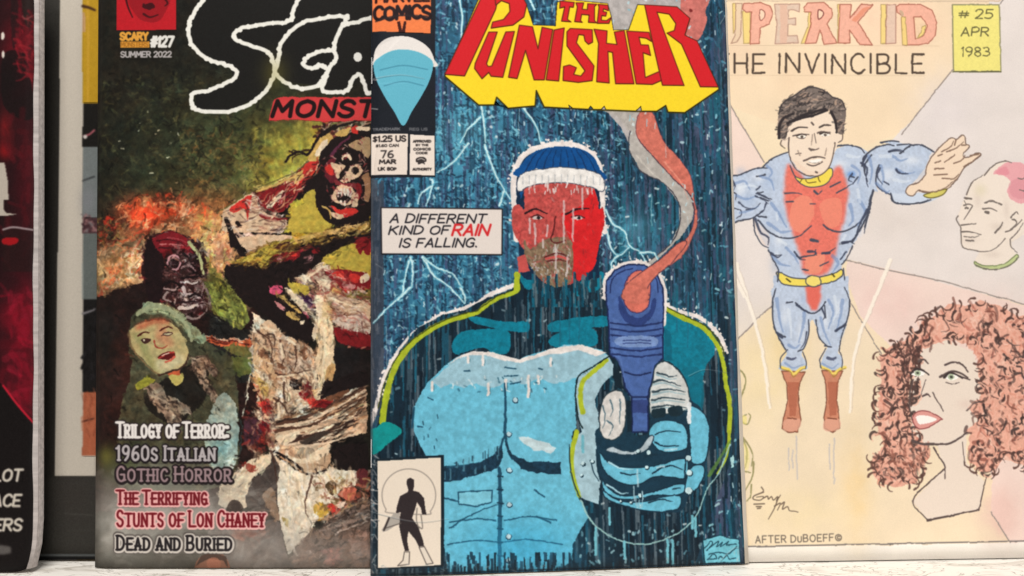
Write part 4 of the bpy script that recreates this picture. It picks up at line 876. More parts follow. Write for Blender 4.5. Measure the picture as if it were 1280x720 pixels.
for b_ in (M3(470,335), M3(470,545), M4(470,85), M4(505,295)):
    pg.dot((236, 226, 206), b_[0][0], b_[0][1], 4, 4.4); pg.line((140, 120, 100), [[b_[0][0] - 3, b_[0][1] + 4], [b_[0][0] + 3, b_[0][1] + 4.4]], 1.2)
# cloak folds
fold_r = np.vstack([M3(480,640, 620,600, 740,580, 900,480, 915,560), M4(920,0, 760,60, 700,180, 620,215, 560,180, 480,110)])
pg.poly((184, 152, 124), fold_r, jit=.1)
for k in range(13):
    f_ = k / 12
    a_ = M3(500 - 10 * f_, 640 + 115 * f_, 620, 610 + 170 * f_, 760, 570 + 160 * f_, 905, 490 + 110 * f_)
    pg.line([(60, 40, 32), (120, 84, 60), (222, 196, 168)][k % 3], a_, 3.6, 1.6, wob=.3)
pg.poly((150, 112, 80), M4(480,110, 560,150, 640,170, 720,100, 700,180, 620,218, 560,185)); pg.line(BK, M4(470,110, 540,170, 620,216, 700,180), 3, 2)
pg.poly(BK, M4(740,30, 900,20, 905,180, 860,190, 740,175, 720,110), rough=.6, jit=.3)
pg.poly((56, 46, 42), M4(330,260, 400,180, 450,110, 470,160, 465,300, 480,430, 420,440, 340,380, 310,320), True, jit=.2); pg.dabs(M4(400,260, 460,250, 470,420, 400,420), [(150, 116, 90), (80, 60, 50), (110, 80, 64)], 60, (6, 20), (1.2, 3), -60, .4, .7)
pg.poly((210, 192, 168), M4(200,240, 330,150, 450,95, 430,150, 340,240, 320,370, 220,350, 180,300), jit=.08); pg.dabs(M4(300,160, 380,140, 370,190, 310,190), [(150, 50, 40), (90, 40, 34)], 18, (4, 9), (1.6, 3), 20, .5)
pg.poly((226, 214, 192), M4(490,160, 620,225, 740,180, 860,200, 780,330, 700,430, 640,440, 560,570, 520,610, 495,470, 475,300, 465,180), jit=.04)
pg.lines((190, 170, 144), [M4(540,180, 540,380, 530,540), M4(620,230, 600,360, 560,480)], 2, 1)
pg.poly((84, 66, 46), M4(715,250, 750,235, 770,280, 745,310, 735,290), True); pg.poly((190, 150, 60), M4(650,350, 720,340, 750,370, 700,400, 655,400), True, rough=.7, al=.8); pg.poly((176, 74, 52), M4(720,350, 790,340, 780,380, 740,400), True, rough=.7)
pg.dabs(M4(680,200, 780,210, 760,320, 680,300), [(196, 160, 90), (206, 180, 130), (150, 110, 60)], 30, (3, 9), (1.6, 3.4), 60, .6, .7); pg.poly((110, 110, 60), M4(495,430, 525,425, 530,470, 515,465), True)
pg.dabs(M4(780,280, 860,200, 930,180, 930,330, 820,370), [(120, 50, 44), (200, 130, 100), (160, 80, 64), (226, 200, 176), (60, 34, 30)], 90, (4, 14), (1.6, 4), -30, .6, .85)
pg.poly((92, 76, 68), M4(690,470, 780,380, 935,330, 935,720, 560,720, 520,640, 640,470, 680,500), jit=.12)
for k in range(9): pg.line([(150, 130, 118), (60, 48, 44), (120, 100, 90)][k % 3], M4(700, 470 + k * 7, 780, 405 + k * 10, 930, 345 + k * 14), 2.4, 1.4)
pg.poly((86, 74, 70), M4(140,480, 300,470, 430,440, 490,470, 510,600, 560,720, 300,720, 160,560), True, al=.9, jit=.12); pg.dabs(M4(250,480, 400,480, 420,540, 260,530), [(150, 90, 74), (110, 60, 52)], 22, (8, 24), (2, 5), 5, .3, .6)
pg.poly((150, 120, 108), M4(830,500, 920,480, 930,720, 850,720), al=.6); pg.dabs(M4(700,580, 780,580, 790,660, 700,650), [(150, 80, 76), (180, 120, 110), (90, 50, 50)], 30, (5, 14), (2, 4), 30, .8, .7, .5); pg.lines((170, 140, 128), [M4(630,580, 660,620, 690,650), M4(650,650, 690,610)], 2.4, 1)
for _ in range(1):
    # long cloth folds and drips that tie the shirt together
    for a, b, c in ((M3(470,250, 450,330, 440,420, 460,540), (140, 100, 74), 3), (M3(560,260, 540,320, 560,400), (150, 116, 90), 3), (M3(620,300, 600,360, 610,420), (120, 84, 64), 3), (M3(400,180, 390,260, 360,330), (120, 80, 60), 3.4),
                    (M3(410,200, 440,240, 480,240), (236, 220, 200), 3), (M3(500,300, 520,260, 590,290), (232, 214, 192), 3.4), (M3(500,420, 560,440, 640,430), (228, 210, 186), 3.6), (M3(360,340, 380,380, 350,420), (70, 40, 34), 4), (M3(480,380, 500,470, 560,470), (90, 60, 50), 2.6),
                    (M3(530,560, 520,640, 480,700), (100, 70, 56), 3), (M3(570,600, 640,640, 700,620), (210, 190, 168), 4), (M4(500,180, 510,330, 520,500), (204, 188, 164), 4), (M4(590,250, 570,400, 560,520), (196, 178, 150), 3), (M4(640,300, 680,260, 720,300), (206, 184, 150), 3)):
        pg.line(b, a, c, c * .4, al=.85)
    for x, y in ((356, 468), (372, 452), (388, 440), (372, 480), (398, 470), (364, 500), (350, 520)): pg.poly((120, 84, 62), np.array([[x, y], [x + 9, y - 3], [x + 12, y + 3], [x + 3, y + 5]]), True, al=.8, rough=.8)
pg.wobble(1.6, 9); pg.mottle(.085, 5, 3, .02); pg.mottle(.08, 16, 8, .03)
# ---- second, finer pass of brushwork over the figures
Q1 = fr(273, 145, 4.963); Q2 = fr(273, 280, 4.963); Q3 = fr(303, 400, 4.5); Q4 = fr(263, 550, 4.365); Q5 = fr(113, 280, 5.144)
DK = (28, 20, 20); BLD = (120, 26, 30); RDD = (196, 50, 44); BON = (208, 176, 144); OCH = (196, 160, 92); YLW = (180, 158, 66); LB = (222, 200, 170); BRN = (110, 72, 52); PNK = (196, 130, 130)
REG = ((Q1(0,560, 240,460, 560,290, 700,90, 940,40, 940,400, 940,720, 0,720), 1300, -38, .7, .16), (Q1(640,220, 940,120, 940,680, 660,660), 420, 60, 1.2, .2), (Q2(40,240, 300,120, 940,-20, 940,140, 560,340, 300,330), 800, -22, .5, .2), (Q2(280,340, 600,320, 620,640, 420,560), 300, 42, .5, .2),
        (Q2(560,280, 940,260, 940,720, 600,720), 420, 20, .8, .15), (Q3(60,20, 400,120, 440,480, 180,560, 60,340), 700, 70, .8, .14), (Q3(410,0, 530,0, 520,340, 440,430), 160, 88, .2, .05), (Q3(20,460, 180,440, 190,720, 20,720), 200, 60, .8, .15), (Q3(180,480, 700,280, 700,720, 180,720), 420, -24, .25, .22),
        (Q4(350,60, 860,0, 860,400, 560,560, 420,600), 520, 80, .7, .07), (Q4(560,400, 860,330, 860,700, 440,700), 420, -25, .6, .12), (Q4(20,100, 340,60, 380,460, 20,480), 320, -40, .6, .06), (Q5(340,50, 780,50, 780,640, 420,560), 300, 15, .9, .2), (Q5(760,330, 926,340, 926,720, 760,720), 200, 50, .5, .2),
        (np.array([[150, 380], [260, 380], [345, 430], [350, 600], [120, 620]]), 900, 50, .7, .12), (np.array([[118, 250], [290, 240], [310, 370], [118, 372]]), 700, -45, .9, .08), (rect(118, 90, 330, 260), 500, 20, 1.2, .15))
def brush_pass(f, al, wmax, light=False):
    for i, (rg, n, ang, sp_, dk) in enumerate(REG):
        if light and i in (0, 1, 12, 14): continue
        pg.brush(rg, int(n * f), (4, 13), (1.0, wmax), ang, sp_, .24, dk, al)
brush_pass(.8, .75, 3.4)
def paint(T): 
    for c, p_ in T: pg.poly(c, p_, True, rough=.25, jit=.12)
def strokes(T):
    for c, p_, w, w2 in T: pg.line(c, p_, w, w2, wob=.2)
paint([(YLW, Q1(620,455, 545,480, 525,520, 535,545, 460,580, 462,620, 440,660, 455,720, 640,720, 700,680, 640,620, 605,560, 608,500)),
 (BON, Q1(40,580, 130,520, 210,480, 240,520, 260,580, 330,620, 420,640, 380,690, 300,720, 40,720, 28,640)), (RDD, Q1(75,580, 150,520, 205,490, 208,540, 195,600, 188,650, 165,580, 110,600)),
 (BLD, Q1(255,510, 290,470, 380,440, 470,410, 520,440, 480,500, 430,560, 400,600, 320,590, 270,560)), (LB, Q1(300,560, 360,500, 410,460, 380,520, 320,580)), (PNK, Q1(375,530, 420,480, 400,540, 380,560)),
 (OCH, Q1(470,400, 500,350, 560,330, 520,400, 490,440)), (RDD, Q1(525,350, 560,290, 620,290, 600,340, 550,375)), (OCH, Q1(555,275, 600,190, 650,110, 700,110, 715,150, 660,210, 620,280)), (LB, Q1(600,240, 640,170, 680,150, 670,200, 630,250)),
 (DK, Q1(640,230, 720,140, 810,110, 940,100, 940,640, 820,690, 720,680, 640,620, 605,540, 600,460, 540,470, 520,420, 610,340)),
 ((92, 30, 38), Q1(660,320, 690,270, 730,260, 720,330, 740,400, 700,420, 670,380)), (RDD, Q1(665,330, 700,300, 720,360, 700,370)), (BON, Q1(700,290, 740,300, 790,310, 760,350, 740,390, 720,340)), (BON, Q1(800,350, 830,310, 880,310, 895,350, 860,390, 830,400, 790,420, 760,400)),
 (DK, Q1(830,330, 860,320, 875,345, 850,365, 832,355)), (DK, Q1(730,250, 780,220, 840,230, 830,280, 780,290, 750,280)), (LB, Q1(765,260, 785,240, 820,245, 830,275, 815,275, 800,255, 780,262, 775,280)),
 ((120, 44, 48), Q1(720,400, 780,420, 850,420, 870,460, 800,440, 730,430)), (BON, Q1(705,510, 730,450, 770,430, 830,450, 845,500, 830,545, 800,560, 740,545)), (DK, Q1(735,490, 790,480, 825,500, 800,545, 750,530)),
 (RDD, Q1(700,560, 760,580, 840,570, 870,600, 800,630, 740,610)), (BON, Q1(690,590, 720,600, 780,620, 760,640, 710,625)), (BLD, Q1(855,420, 890,440, 885,500, 865,520)), (BON, Q1(840,480, 870,500, 860,560, 830,560)),
 ((170, 140, 104), Q1(810,190, 870,150, 940,140, 940,260, 890,230)), ((150, 110, 80), Q1(890,380, 940,360, 940,520, 905,520, 910,440)), (RDD, Q1(825,75, 865,65, 870,110, 835,110)), (OCH, Q1(730,110, 790,80, 820,70, 800,120, 750,130)), (LB, Q1(860,70, 935,70, 935,95, 870,90))])
for x, y, x2, y2 in ((748, 465, 744, 500), (765, 455, 768, 492), (785, 452, 790, 488), (805, 458, 808, 495), (822, 470, 820, 502), (760, 530, 764, 548), (785, 535, 786, 555)): pg.line((226, 214, 196), Q1(x, y, x2, y2), 2.6, 1.4, sm=False)
strokes([(DK, Q1(420,285, 445,250, 500,225, 560,240, 600,170, 660,100, 780,50, 930,20), 2.6, 3.4), (DK, Q1(500,225, 470,215, 455,222), 1.6, .8), (DK, Q1(640,130, 700,90, 800,55), 3, 2), ((120, 90, 70), Q1(740,60, 840,30, 930,20), 2, 1), ((150, 130, 110), Q1(780,40, 930,10), 2, 1), (OCH, Q1(240,470, 330,440, 430,400, 520,345), 3, 2), ((96, 90, 50), Q1(0,600, 100,540, 220,465, 340,410, 480,350, 560,280), 1.6, 1.2),
 (DK, Q1(50,640, 80,720, 90,800), 6, 7), (DK, Q1(120,660, 150,690, 260,700), 5, 3), (BLD, Q1(265,620, 340,640, 430,640), 4, 2.4), (RDD, Q1(540,390, 470,440, 450,420), 3.6, 2), (LB, Q1(360,610, 330,640), 2, 1), ((150, 60, 60), Q1(430,570, 480,500, 540,430), 2.4, 1), (OCH, Q1(650,560, 690,590, 700,640), 2.6, 1.4), ((90, 40, 60), Q1(700,250, 760,180, 820,130), 4, 2)])
paint([(DK, Q2(40,280, 110,250, 250,270, 300,250, 420,210, 560,160, 700,90, 940,40, 940,90, 860,110, 760,150, 680,200, 620,260, 540,320, 470,360, 440,420, 560,600, 600,720, 480,720, 380,640, 280,560, 200,500, 110,420)),
 (BON, Q2(130,20, 200,10, 330,30, 350,50, 250,55, 160,40)), (BON, Q2(110,90, 180,80, 280,70, 470,75, 440,100, 360,105, 300,125, 200,165, 150,140)), (DK, Q2(60,40, 100,60, 160,170, 180,200, 140,200, 90,120)),
 (YLW, Q2(110,230, 200,195, 280,150, 380,120, 470,90, 560,70, 500,120, 420,150, 330,200, 320,250, 270,280, 240,240, 160,240)), (OCH, Q2(470,90, 560,70, 680,40, 760,30, 700,70, 600,85, 500,120)), ((206, 170, 110), Q2(700,50, 780,20, 860,0, 940,-10, 900,40, 800,50, 740,70)), ((60, 30, 24), Q2(340,140, 430,110, 460,130, 380,165)),
 (BLD, Q2(340,200, 420,180, 500,170, 500,210, 420,230, 370,240)), (PNK, Q2(360,205, 395,200, 405,225, 380,240)), (RDD, Q2(450,180, 480,175, 485,200, 455,200)), (BLD, Q2(590,160, 630,150, 620,185, 585,185)), (PNK, Q2(555,200, 580,195, 580,220, 558,222)),
 (YLW, Q2(640,230, 720,170, 850,120, 880,160, 940,190, 940,290, 820,300, 720,285)), (BLD, Q2(855,100, 940,90, 940,190, 915,185, 900,160, 880,190, 860,150)),
 (LB, Q2(480,340, 560,300, 640,240, 700,270, 690,330, 700,380, 670,420, 620,400, 590,370)), ((176, 150, 130), Q2(570,320, 640,260, 640,340, 600,350)), (BLD, Q2(660,300, 760,280, 880,300, 940,320, 940,400, 880,410, 780,400, 720,350)), (RDD, Q2(700,310, 770,290, 780,340, 740,340)), (PNK, Q2(770,370, 850,380, 830,410, 790,400)), (LB, Q2(880,330, 930,310, 935,350, 890,370)), (RDD, Q2(820,310, 880,320, 860,370, 820,350)), (OCH, Q2(705,420, 730,390, 770,430, 740,440)),
 (YLW, Q2(430,370, 520,370, 570,410, 520,450)), (LB, Q2(415,400, 450,410, 540,490, 590,560, 560,560, 480,490)), (OCH, Q2(390,440, 440,480, 520,550, 490,545, 410,480)), ((206, 80, 110), Q2(320,410, 360,380, 400,390, 395,430, 350,440)), (PNK, Q2(350,480, 380,490, 420,530, 390,530)), (OCH, Q2(420,560, 450,540, 510,580, 480,600)), (LB, Q2(510,600, 535,600, 530,625, 512,620)), ((60, 30, 60), Q2(520,450, 580,460, 590,520, 560,500)),
 (BON, Q2(660,430, 760,440, 850,470, 940,480, 940,600, 860,580, 780,560, 720,500)), (BRN, Q2(700,510, 740,540, 820,555, 790,580, 730,570)), ((206, 184, 166), Q2(710,600, 800,570, 900,560, 940,600, 940,680, 800,650)), (BLD, Q2(720,650, 800,660, 900,680, 940,700, 940,760, 760,740)),
 ((214, 186, 140), Q2(640,440, 670,470, 700,600, 720,760, 640,760, 600,700, 610,600, 620,500)), (LB, Q2(600,420, 650,420, 660,460, 640,600, 600,720, 585,700, 610,560))])
paint([(BON, Q3(100,50, 150,0, 215,70, 200,100, 260,95, 380,150, 400,200, 330,220, 250,230, 180,220, 150,170, 80,140)), ((190, 168, 146), Q3(210,110, 260,100, 300,140, 380,160, 395,260, 330,290, 250,300, 210,260)), (LB, Q3(230,340, 330,300, 400,290, 415,350, 400,420, 430,470, 300,480, 240,440)),
 ((206, 170, 130), Q3(75,150, 130,180, 190,300, 180,440, 120,470, 100,380, 70,280)), (BRN, Q3(75,165, 130,175, 150,215, 100,210)), (OCH, Q3(90,320, 140,350, 150,430, 110,410)), (LB, Q3(75,280, 120,290, 180,340, 170,370, 110,330)), (BRN, Q3(325,170, 360,150, 370,180, 335,200)), (BRN, Q3(340,210, 380,190, 390,215, 355,225)), (BRN, Q3(195,235, 225,250, 240,275, 205,265)),
 (DK, Q3(268,350, 300,328, 345,360, 340,390, 290,385)), (BLD, Q3(320,410, 350,395, 390,400, 420,450, 500,455, 490,485, 420,490, 380,460, 330,440)), (RDD, Q3(370,440, 410,440, 430,480, 380,480)), ((96, 28, 32), Q3(340,360, 390,370, 395,410, 350,400)), (RDD, Q3(110,460, 155,445, 172,520, 120,515)), (LB, Q3(80,500, 120,520, 150,560, 100,570)), (BLD, Q3(100,560, 150,590, 150,640, 110,620)), ((70, 40, 50), Q3(20,560, 90,560, 110,640, 60,700, 20,700)),
 ((226, 200, 164), Q3(425,0, 500,0, 515,100, 520,170, 500,260, 480,340, 440,440, 420,440, 430,330, 410,240, 430,150)), ((190, 150, 100), Q3(470,300, 500,240, 525,260, 510,340, 480,350)), (DK, Q3(440,440, 470,340, 520,340, 690,280, 700,360, 560,400, 480,420)), (BRN, Q3(480,430, 600,390, 570,430, 500,455))])
for k, (a, b, c) in enumerate([((200,575),(420,520),(690,370)), ((180,600),(400,560),(690,400)), ((190,625),(420,575),(690,430)), ((190,650),(430,600),(670,540)), ((190,680),(420,640),(660,560)), ((240,700),(460,670),(650,610)), ((180,590),(380,540),(690,385)), ((200,640),(430,590),(640,500)), ((230,690),(440,650),(650,580)), ((300,715),(470,690),(640,640))]):
    pg.line([(60, 40, 34), (218, 192, 164), (84, 56, 44), (206, 176, 146)][k % 4], Q3(*a, *b, *c), 3.4, 1.6, wob=.3)
paint([(LB, Q3(190,660, 260,640, 330,620, 300,670, 230,700)), ((60, 50, 44), Q3(330,680, 420,640, 500,620, 440,670, 360,700)), ((180, 150, 124), Q3(430,580, 520,555, 560,565, 470,600))])
paint([((226, 212, 190), Q4(385,110, 430,140, 540,195, 620,160, 800,170, 790,250, 700,270, 640,420, 590,420, 545,500, 430,600, 415,560, 385,440, 365,280)), (DK, Q4(670,60, 760,20, 860,30, 855,200, 800,165, 700,150)), ((184, 152, 122), Q4(400,80, 470,110, 540,135, 620,90, 660,70, 640,150, 540,190, 470,150)), (LB, Q4(410,70, 500,100, 620,30, 660,20, 640,80, 540,130, 450,110)),
 ((80, 62, 44), Q4(630,240, 665,215, 692,250, 670,300, 645,275)), ((100, 76, 50), Q4(575,260, 605,225, 595,270, 575,278)), ((196, 156, 62), Q4(565,360, 600,340, 650,370, 620,415, 575,400)), (RDD, Q4(640,350, 690,350, 690,385, 655,385)), ((110, 90, 60), Q4(660,320, 710,320, 690,350, 665,345)), ((190, 100, 80), Q4(700,290, 760,255, 800,270, 770,330, 730,320)), ((226, 200, 180), Q4(690,350, 740,330, 730,355, 700,370)), ((96, 40, 44), Q4(800,170, 855,160, 855,240, 810,230)), ((150, 130, 70), Q4(395,420, 430,440, 425,470, 405,455)),
 ((64, 54, 50), Q4(345,90, 380,150, 365,280, 370,390, 300,380, 200,360, 195,300, 230,230, 300,170)), ((130, 104, 84), Q4(290,300, 340,260, 365,340, 380,440, 330,390)), (LB, Q4(215,110, 330,80, 320,140, 240,200, 200,300, 190,370, 60,360, 60,250, 150,200)), ((150, 70, 56), Q4(200,130, 250,140, 260,165, 210,170)), ((60, 50, 44), Q4(115,370, 135,330, 165,345, 160,375))])
pg.dot((236, 232, 220), 356.5, 613.5, 3.6); pg.line((150, 130, 110), [[353, 617], [360, 617]], 1.2)
strokes([((150, 120, 96), Q4(620,430, 740,370, 860,330), 3, 1.6), ((60, 48, 44), Q4(610,470, 720,420, 860,370), 3, 1.6), ((140, 116, 104), Q4(620,490, 760,450, 860,410), 2.6, 1.4), ((180, 160, 148), Q4(700,500, 780,470, 860,440), 2, 1), (DK, Q4(350,60, 460,120, 530,185, 640,160), 3, 2), ((200, 190, 176), Q4(440,150, 440,300, 470,540), 2, 1)])
# bald ghoul's face
paint([((28, 16, 18), Q5(350,160, 380,100, 440,110, 460,180, 480,260, 460,360, 470,420, 440,500, 370,480, 350,300)), ((120, 26, 34), Q5(400,100, 470,65, 560,60, 620,90, 620,130, 560,120, 500,150, 470,190, 430,160))])
strokes([((60, 14, 20), Q5(430,110, 500,100, 590,120), 2, 1), ((190, 110, 110), Q5(450,130, 520,130, 600,140), 2, 1), ((60, 16, 22), Q5(450,150, 530,160, 610,165), 2.4, 1), ((150, 60, 66), Q5(500,90, 560,95, 620,120), 2, 1),
 ((190, 140, 146), Q5(500,260, 510,215, 550,205, 580,240, 560,290, 530,290), 2.6, 1.8), ((40, 20, 24), Q5(530,250, 545,245), 4, 3), ((150, 120, 120), Q5(590,280, 640,270, 680,300), 3, 1.4), ((24, 14, 16), Q5(590,350, 650,340, 720,340), 4, 2), ((200, 186, 180), Q5(630,375, 665,385, 690,370), 3, 1.6), ((24, 14, 16), Q5(470,390, 530,370, 580,400), 4, 2), ((170, 140, 136), Q5(480,415, 540,425, 560,405), 2.6, 1.4), ((190, 170, 166), Q5(600,410, 620,450, 660,450), 5, 3), ((24, 14, 16), Q5(640,470, 680,450, 720,470), 3, 1.6),
 ((196, 180, 170), Q5(580,540, 630,540, 690,520), 5, 3), ((40, 24, 26), Q5(560,510, 620,500, 690,500), 3, 2), ((60, 40, 40), Q5(600,570, 660,560, 710,530), 3, 1.6), ((140, 120, 114), Q5(630,600, 690,610, 740,570), 3, 1.4), ((150, 130, 126), Q5(500,440, 470,480, 520,500), 3, 1.6), ((130, 110, 106), Q5(700,360, 730,400, 720,450), 3, 2), ((120, 100, 96), Q5(740,400, 770,480, 750,560), 3, 2), ((176, 180, 130), Q5(640,120, 700,200, 730,320), 5, 3), ((30, 20, 22), Q5(600,190, 640,230, 600,260), 3, 2)])
pg.dabs(np.vstack([Q1(40,600, 240,480, 420,640, 380,720, 60,720)]), [(120, 84, 72), (60, 34, 32), (226, 208, 190), (160, 110, 96)], 70, (5, 16), (1.2, 3), 15, .4, .7, .4)
pg.dabs(Q1(260,520, 470,400, 620,270, 640,330, 520,440, 400,590), [(60, 20, 22), (206, 150, 110), (150, 40, 36), (226, 196, 160), (40, 18, 20)], 90, (4, 14), (1, 2.4), -42, .3, .8, .3)
pg.dabs(Q1(640,260, 900,140, 935,420, 880,640, 700,620), [(206, 170, 156), (150, 50, 54), (60, 22, 28), (190, 130, 120), (110, 34, 42)], 110, (3, 8), (.9, 2), 60, 1.0, .75, .4)
pg.dabs(Q2(100,240, 560,80, 940,0, 940,50, 560,150, 300,280), [(120, 84, 40), (70, 44, 24), (214, 190, 110), (160, 120, 50), (40, 26, 18)], 170, (4, 12), (1, 2.6), -20, .35, .8, .4)
pg.dabs(Q2(560,300, 700,260, 940,440, 940,680, 720,620), [(120, 80, 66), (226, 206, 190), (150, 60, 56), (80, 40, 36), (190, 156, 136)], 150, (5, 16), (1.2, 3), 20, .5, .7, .4)
pg.dabs(Q3(80,40, 400,160, 410,480, 180,520, 80,300), [(110, 76, 56), (160, 122, 96), (232, 216, 194), (80, 50, 40), (196, 150, 112)], 260, (4, 15), (1.2, 3), 60, .7, .7, .4)
pg.dabs(Q3(20,480, 180,460, 180,720, 20,720), [(60, 30, 34), (140, 50, 44), (190, 140, 110), (40, 24, 28)], 70, (4, 12), (1.2, 3), 50, .7, .7)
pg.dabs(Q4(370,100, 800,170, 680,420, 430,600), [(200, 182, 156), (232, 222, 204), (176, 152, 122)], 90, (8, 30), (1.4, 4), 82, .25, .5, .2)
pg.dabs(Q4(560,200, 860,180, 860,330, 640,420), [(150, 110, 60), (206, 170, 110), (120, 60, 46), (90, 66, 46)], 70, (3, 10), (1.2, 3), 30, .8, .65, .4)
brush_pass(.55, .65, 2.6, True)
for a in (Q3(90,60, 160,120, 170,230), Q3(215,110, 240,200, 220,260), Q3(300,150, 310,230, 290,290), Q3(190,300, 250,310, 380,285), Q3(180,440, 230,470, 260,520, 300,500), Q3(240,350, 235,420, 250,470), Q4(340,60, 355,130, 368,260), Q4(560,200, 520,330, 530,420), Q3(140,80, 180,90, 180,150)):
    pg.line((60, 36, 28), a, 2.6, 1, al=.8, wob=.4)
for a in (Q3(110,40, 190,60), Q3(220,130, 235,210), Q3(260,110, 300,140), Q3(200,320, 290,310), Q3(205,470, 210,540), Q3(450,30, 470,160, 450,330), Q4(420,150, 440,300, 450,450), Q4(480,180, 500,300), Q2(690,460, 800,500, 920,520), Q2(560,330, 640,270)):
    pg.line((236, 216, 184), a, 2.8, 1, al=.8, wob=.4)
scarf_face(); pg.line((120, 96, 66), N2(650,230, 655,290, 700,350, 760,410, 800,432), 2, 1.4); pg.line((60, 40, 32), N2(800,434, 880,410, 925,385, 946,335), 2.6, 1.4); pg.line((150, 156, 122), N2(690,130, 760,90, 850,110, 930,180, 960,260), 6, 4); pg.line((96, 104, 80), N2(740,130, 830,130, 900,190), 2, 1)
pg.wobble(.7, 6, 21); pg.mottle(.045, 4, 31, .012)
# mist along the foot
pg.glow((168, 164, 156), 150, 660, 60, 44, .9, 2, .4); pg.glow((176, 172, 164), 230, 640, 80, 34, .8, 2, .4); pg.glow((160, 152, 144), 330, 690, 90, 30, .7, 2, .4); pg.glow((150, 140, 132), 430, 700, 60, 26, .5, 2, .4); pg.glow((150, 150, 140), 180, 600, 70, 22, .55, 2, .5)
pg.glow((120, 116, 108), 190, 703, 90, 16, .5); pg.glow((70, 78, 46), 150, 580, 26, 22, .6); pg.glow((120, 116, 50), 132, 570, 10, 12, .6)
pg.dabs(rect(118, 575, 340, 705), [(190, 186, 178), (140, 134, 126), (120, 112, 104)], 110, (14, 50), (3, 9), -15, .7, .16, .3)
pg.poly((150, 104, 84), M4(60,660, 90,620, 150,600, 210,620, 225,700, 70,710), True, al=.9); pg.poly((70, 56, 50), M4(60,670, 90,615, 150,600, 215,620, 225,680, 200,640, 130,630, 90,650), al=.85); pg.dot((186, 120, 96), 268, 704, 9, 8, .6)
pg.poly((60, 50, 46), M4(215,390, 240,340, 280,345, 300,385, 260,400), True, al=.8)
# title outline: wobbly white cord
def cord(p, w=5.2):
    q = spline(p, False, 5); q = q + rng.normal(0, .55, q.shape)
    pg.line((226, 224, 216), q, w, sm=False)
    for x, y in q[::2]: pg.dot((232, 230, 222), x, y, w * random.uniform(.42, .66))
inner = M1(100,-80, 35,100, 35,210, 130,300, 240,335, 245,400, 60,465, 60,548, 240,555, 390,480, 455,360, 500,410, 670,430, 700,455, 820,450, 880,380, 930,460, 960,400, 960,-80)
pg.poly((24, 23, 22), inner, al=.95)
tt = [M1(120,-40, 100,0, 65,50, 35,100, 25,150, 35,210, 70,260, 130,300, 200,325, 240,335, 268,370, 245,400, 190,430, 120,455, 60,465, 40,480, 40,520, 60,548, 150,562, 240,555, 330,525, 390,480, 430,430, 458,360),
      M1(455,350, 445,300, 420,265, 350,235, 280,210, 252,188, 268,158, 310,140, 400,122, 510,115, 540,90, 552,45, 580,-10, 590,-50),
      M1(455,360, 475,290, 485,225, 520,175, 600,115, 700,95, 815,88, 790,135, 760,200, 752,250, 762,290, 735,330, 718,365, 695,395, 670,430, 580,445, 500,408, 460,370),
      M1(750,250, 680,262, 625,285, 598,322, 640,345, 685,332, 715,345), M1(800,132, 860,115, 935,92, 1000,80), M1(718,365, 705,410, 697,455, 760,463, 820,452, 842,405, 875,375, 900,415, 918,468, 960,455)]
for t_ in tt: cord(t_)
pg.dot((228, 226, 220), 447.5, 72, 5.4, 6)
pg.glow((140, 130, 50), 344, 92, 16, 22, .35)
# MONSTERS strap
pg.poly((196, 56, 58), M1(425,605, 435,560, 455,500, 490,488, 1100,488, 1100,600, 700,612, 560,600), rough=.6); pg.poly((210, 70, 70), M1(440,600, 460,505, 1000,500, 1000,600), al=.4, soft=4)
pg.text((30, 14, 16), 'MONSTERS', 341, 127, 19, wt=5.2, width=196, shear=.25, gap=.26)
# corner: red square with a plain portrait, small masthead
pg.poly((180, 26, 36), rect(146, -60, 221, 38), jit=.06)
pg.poly((110, 16, 24), np.array([[158, -30], [200, -40], [214, -6], [206, 18], [196, 28], [178, 26], [168, 16], [160, 0]]), True, al=.5)
pg.lines((64, 12, 18), [[[156, -10], [160, 8], [166, 22]], [[180, 18], [188, 22], [198, 19]], [[204, -4], [210, 4], [207, 8]], [[180, 6], [187, 12], [192, 8]]], 3, 1.6); pg.poly((60, 12, 18), np.array([[178, 8], [190, 4], [194, 10], [184, 12]]), True)
pg.text((214, 152, 60), 'SCARY', 151, 41.5, 8.5, wt=3.2, width=34); pg.poly((206, 142, 52), rect(150.5, 52, 187, 60)); pg.text((150, 96, 30), 'MONSTERS', 151.5, 53, 5.6, wt=1.0, width=34)
pg.text((220, 218, 212), '#127', 189, 46.5, 12, wt=3.6, width=27, shear=.12); pg.text((170, 164, 164), 'SUMMER 2022', 151.5, 65, 6.6, wt=1.9, width=63)
# cover lines
def coverline(txt, x, y, h, width, fill, edge, fw=2.4, ew=6, glow_=None):
    if glow_: pg.text(glow_, txt, x, y, h, wt=ew + 3.5, width=width, gap=.34, small=.82, serif=True, al=.8)
    pg.text(edge, txt, x + .3, y + .5, h, wt=ew, width=width, gap=.34, small=.82, serif=True); pg.text(fill, txt, x, y, h, wt=fw, width=width, gap=.34, small=.82, serif=True)
coverline('Trilogy of Terror:', 147, 528, 18.5, 138, (228, 222, 218), (44, 36, 36), 3.4, 7.4)
coverline('1960s Italian', 147, 557.5, 17.5, 122, (178, 170, 172), (30, 25, 27), 3.0, 7.6)
coverline('Gothic Horror', 147, 583.5, 17.5, 142, (150, 126, 130), (34, 27, 29), 2.6, 8.2)
coverline('The Terrifying', 147, 613, 17, 112, (108, 26, 34), (228, 170, 168), 2.7, 6.8)
coverline('Stunts of Lon Chaney', 147, 638.5, 19, 184, (112, 22, 32), (230, 178, 174), 2.7, 7)
coverline('Dead and Buried', 147, 669.5, 17.5, 143, (34, 30, 32), (206, 198, 190), 2.9, 7, (96, 90, 86))
pg.line((120, 116, 110), [[119, 300], [118, 708]], .9, al=.4)
mag_img = pg.finish('horror_magazine_print')
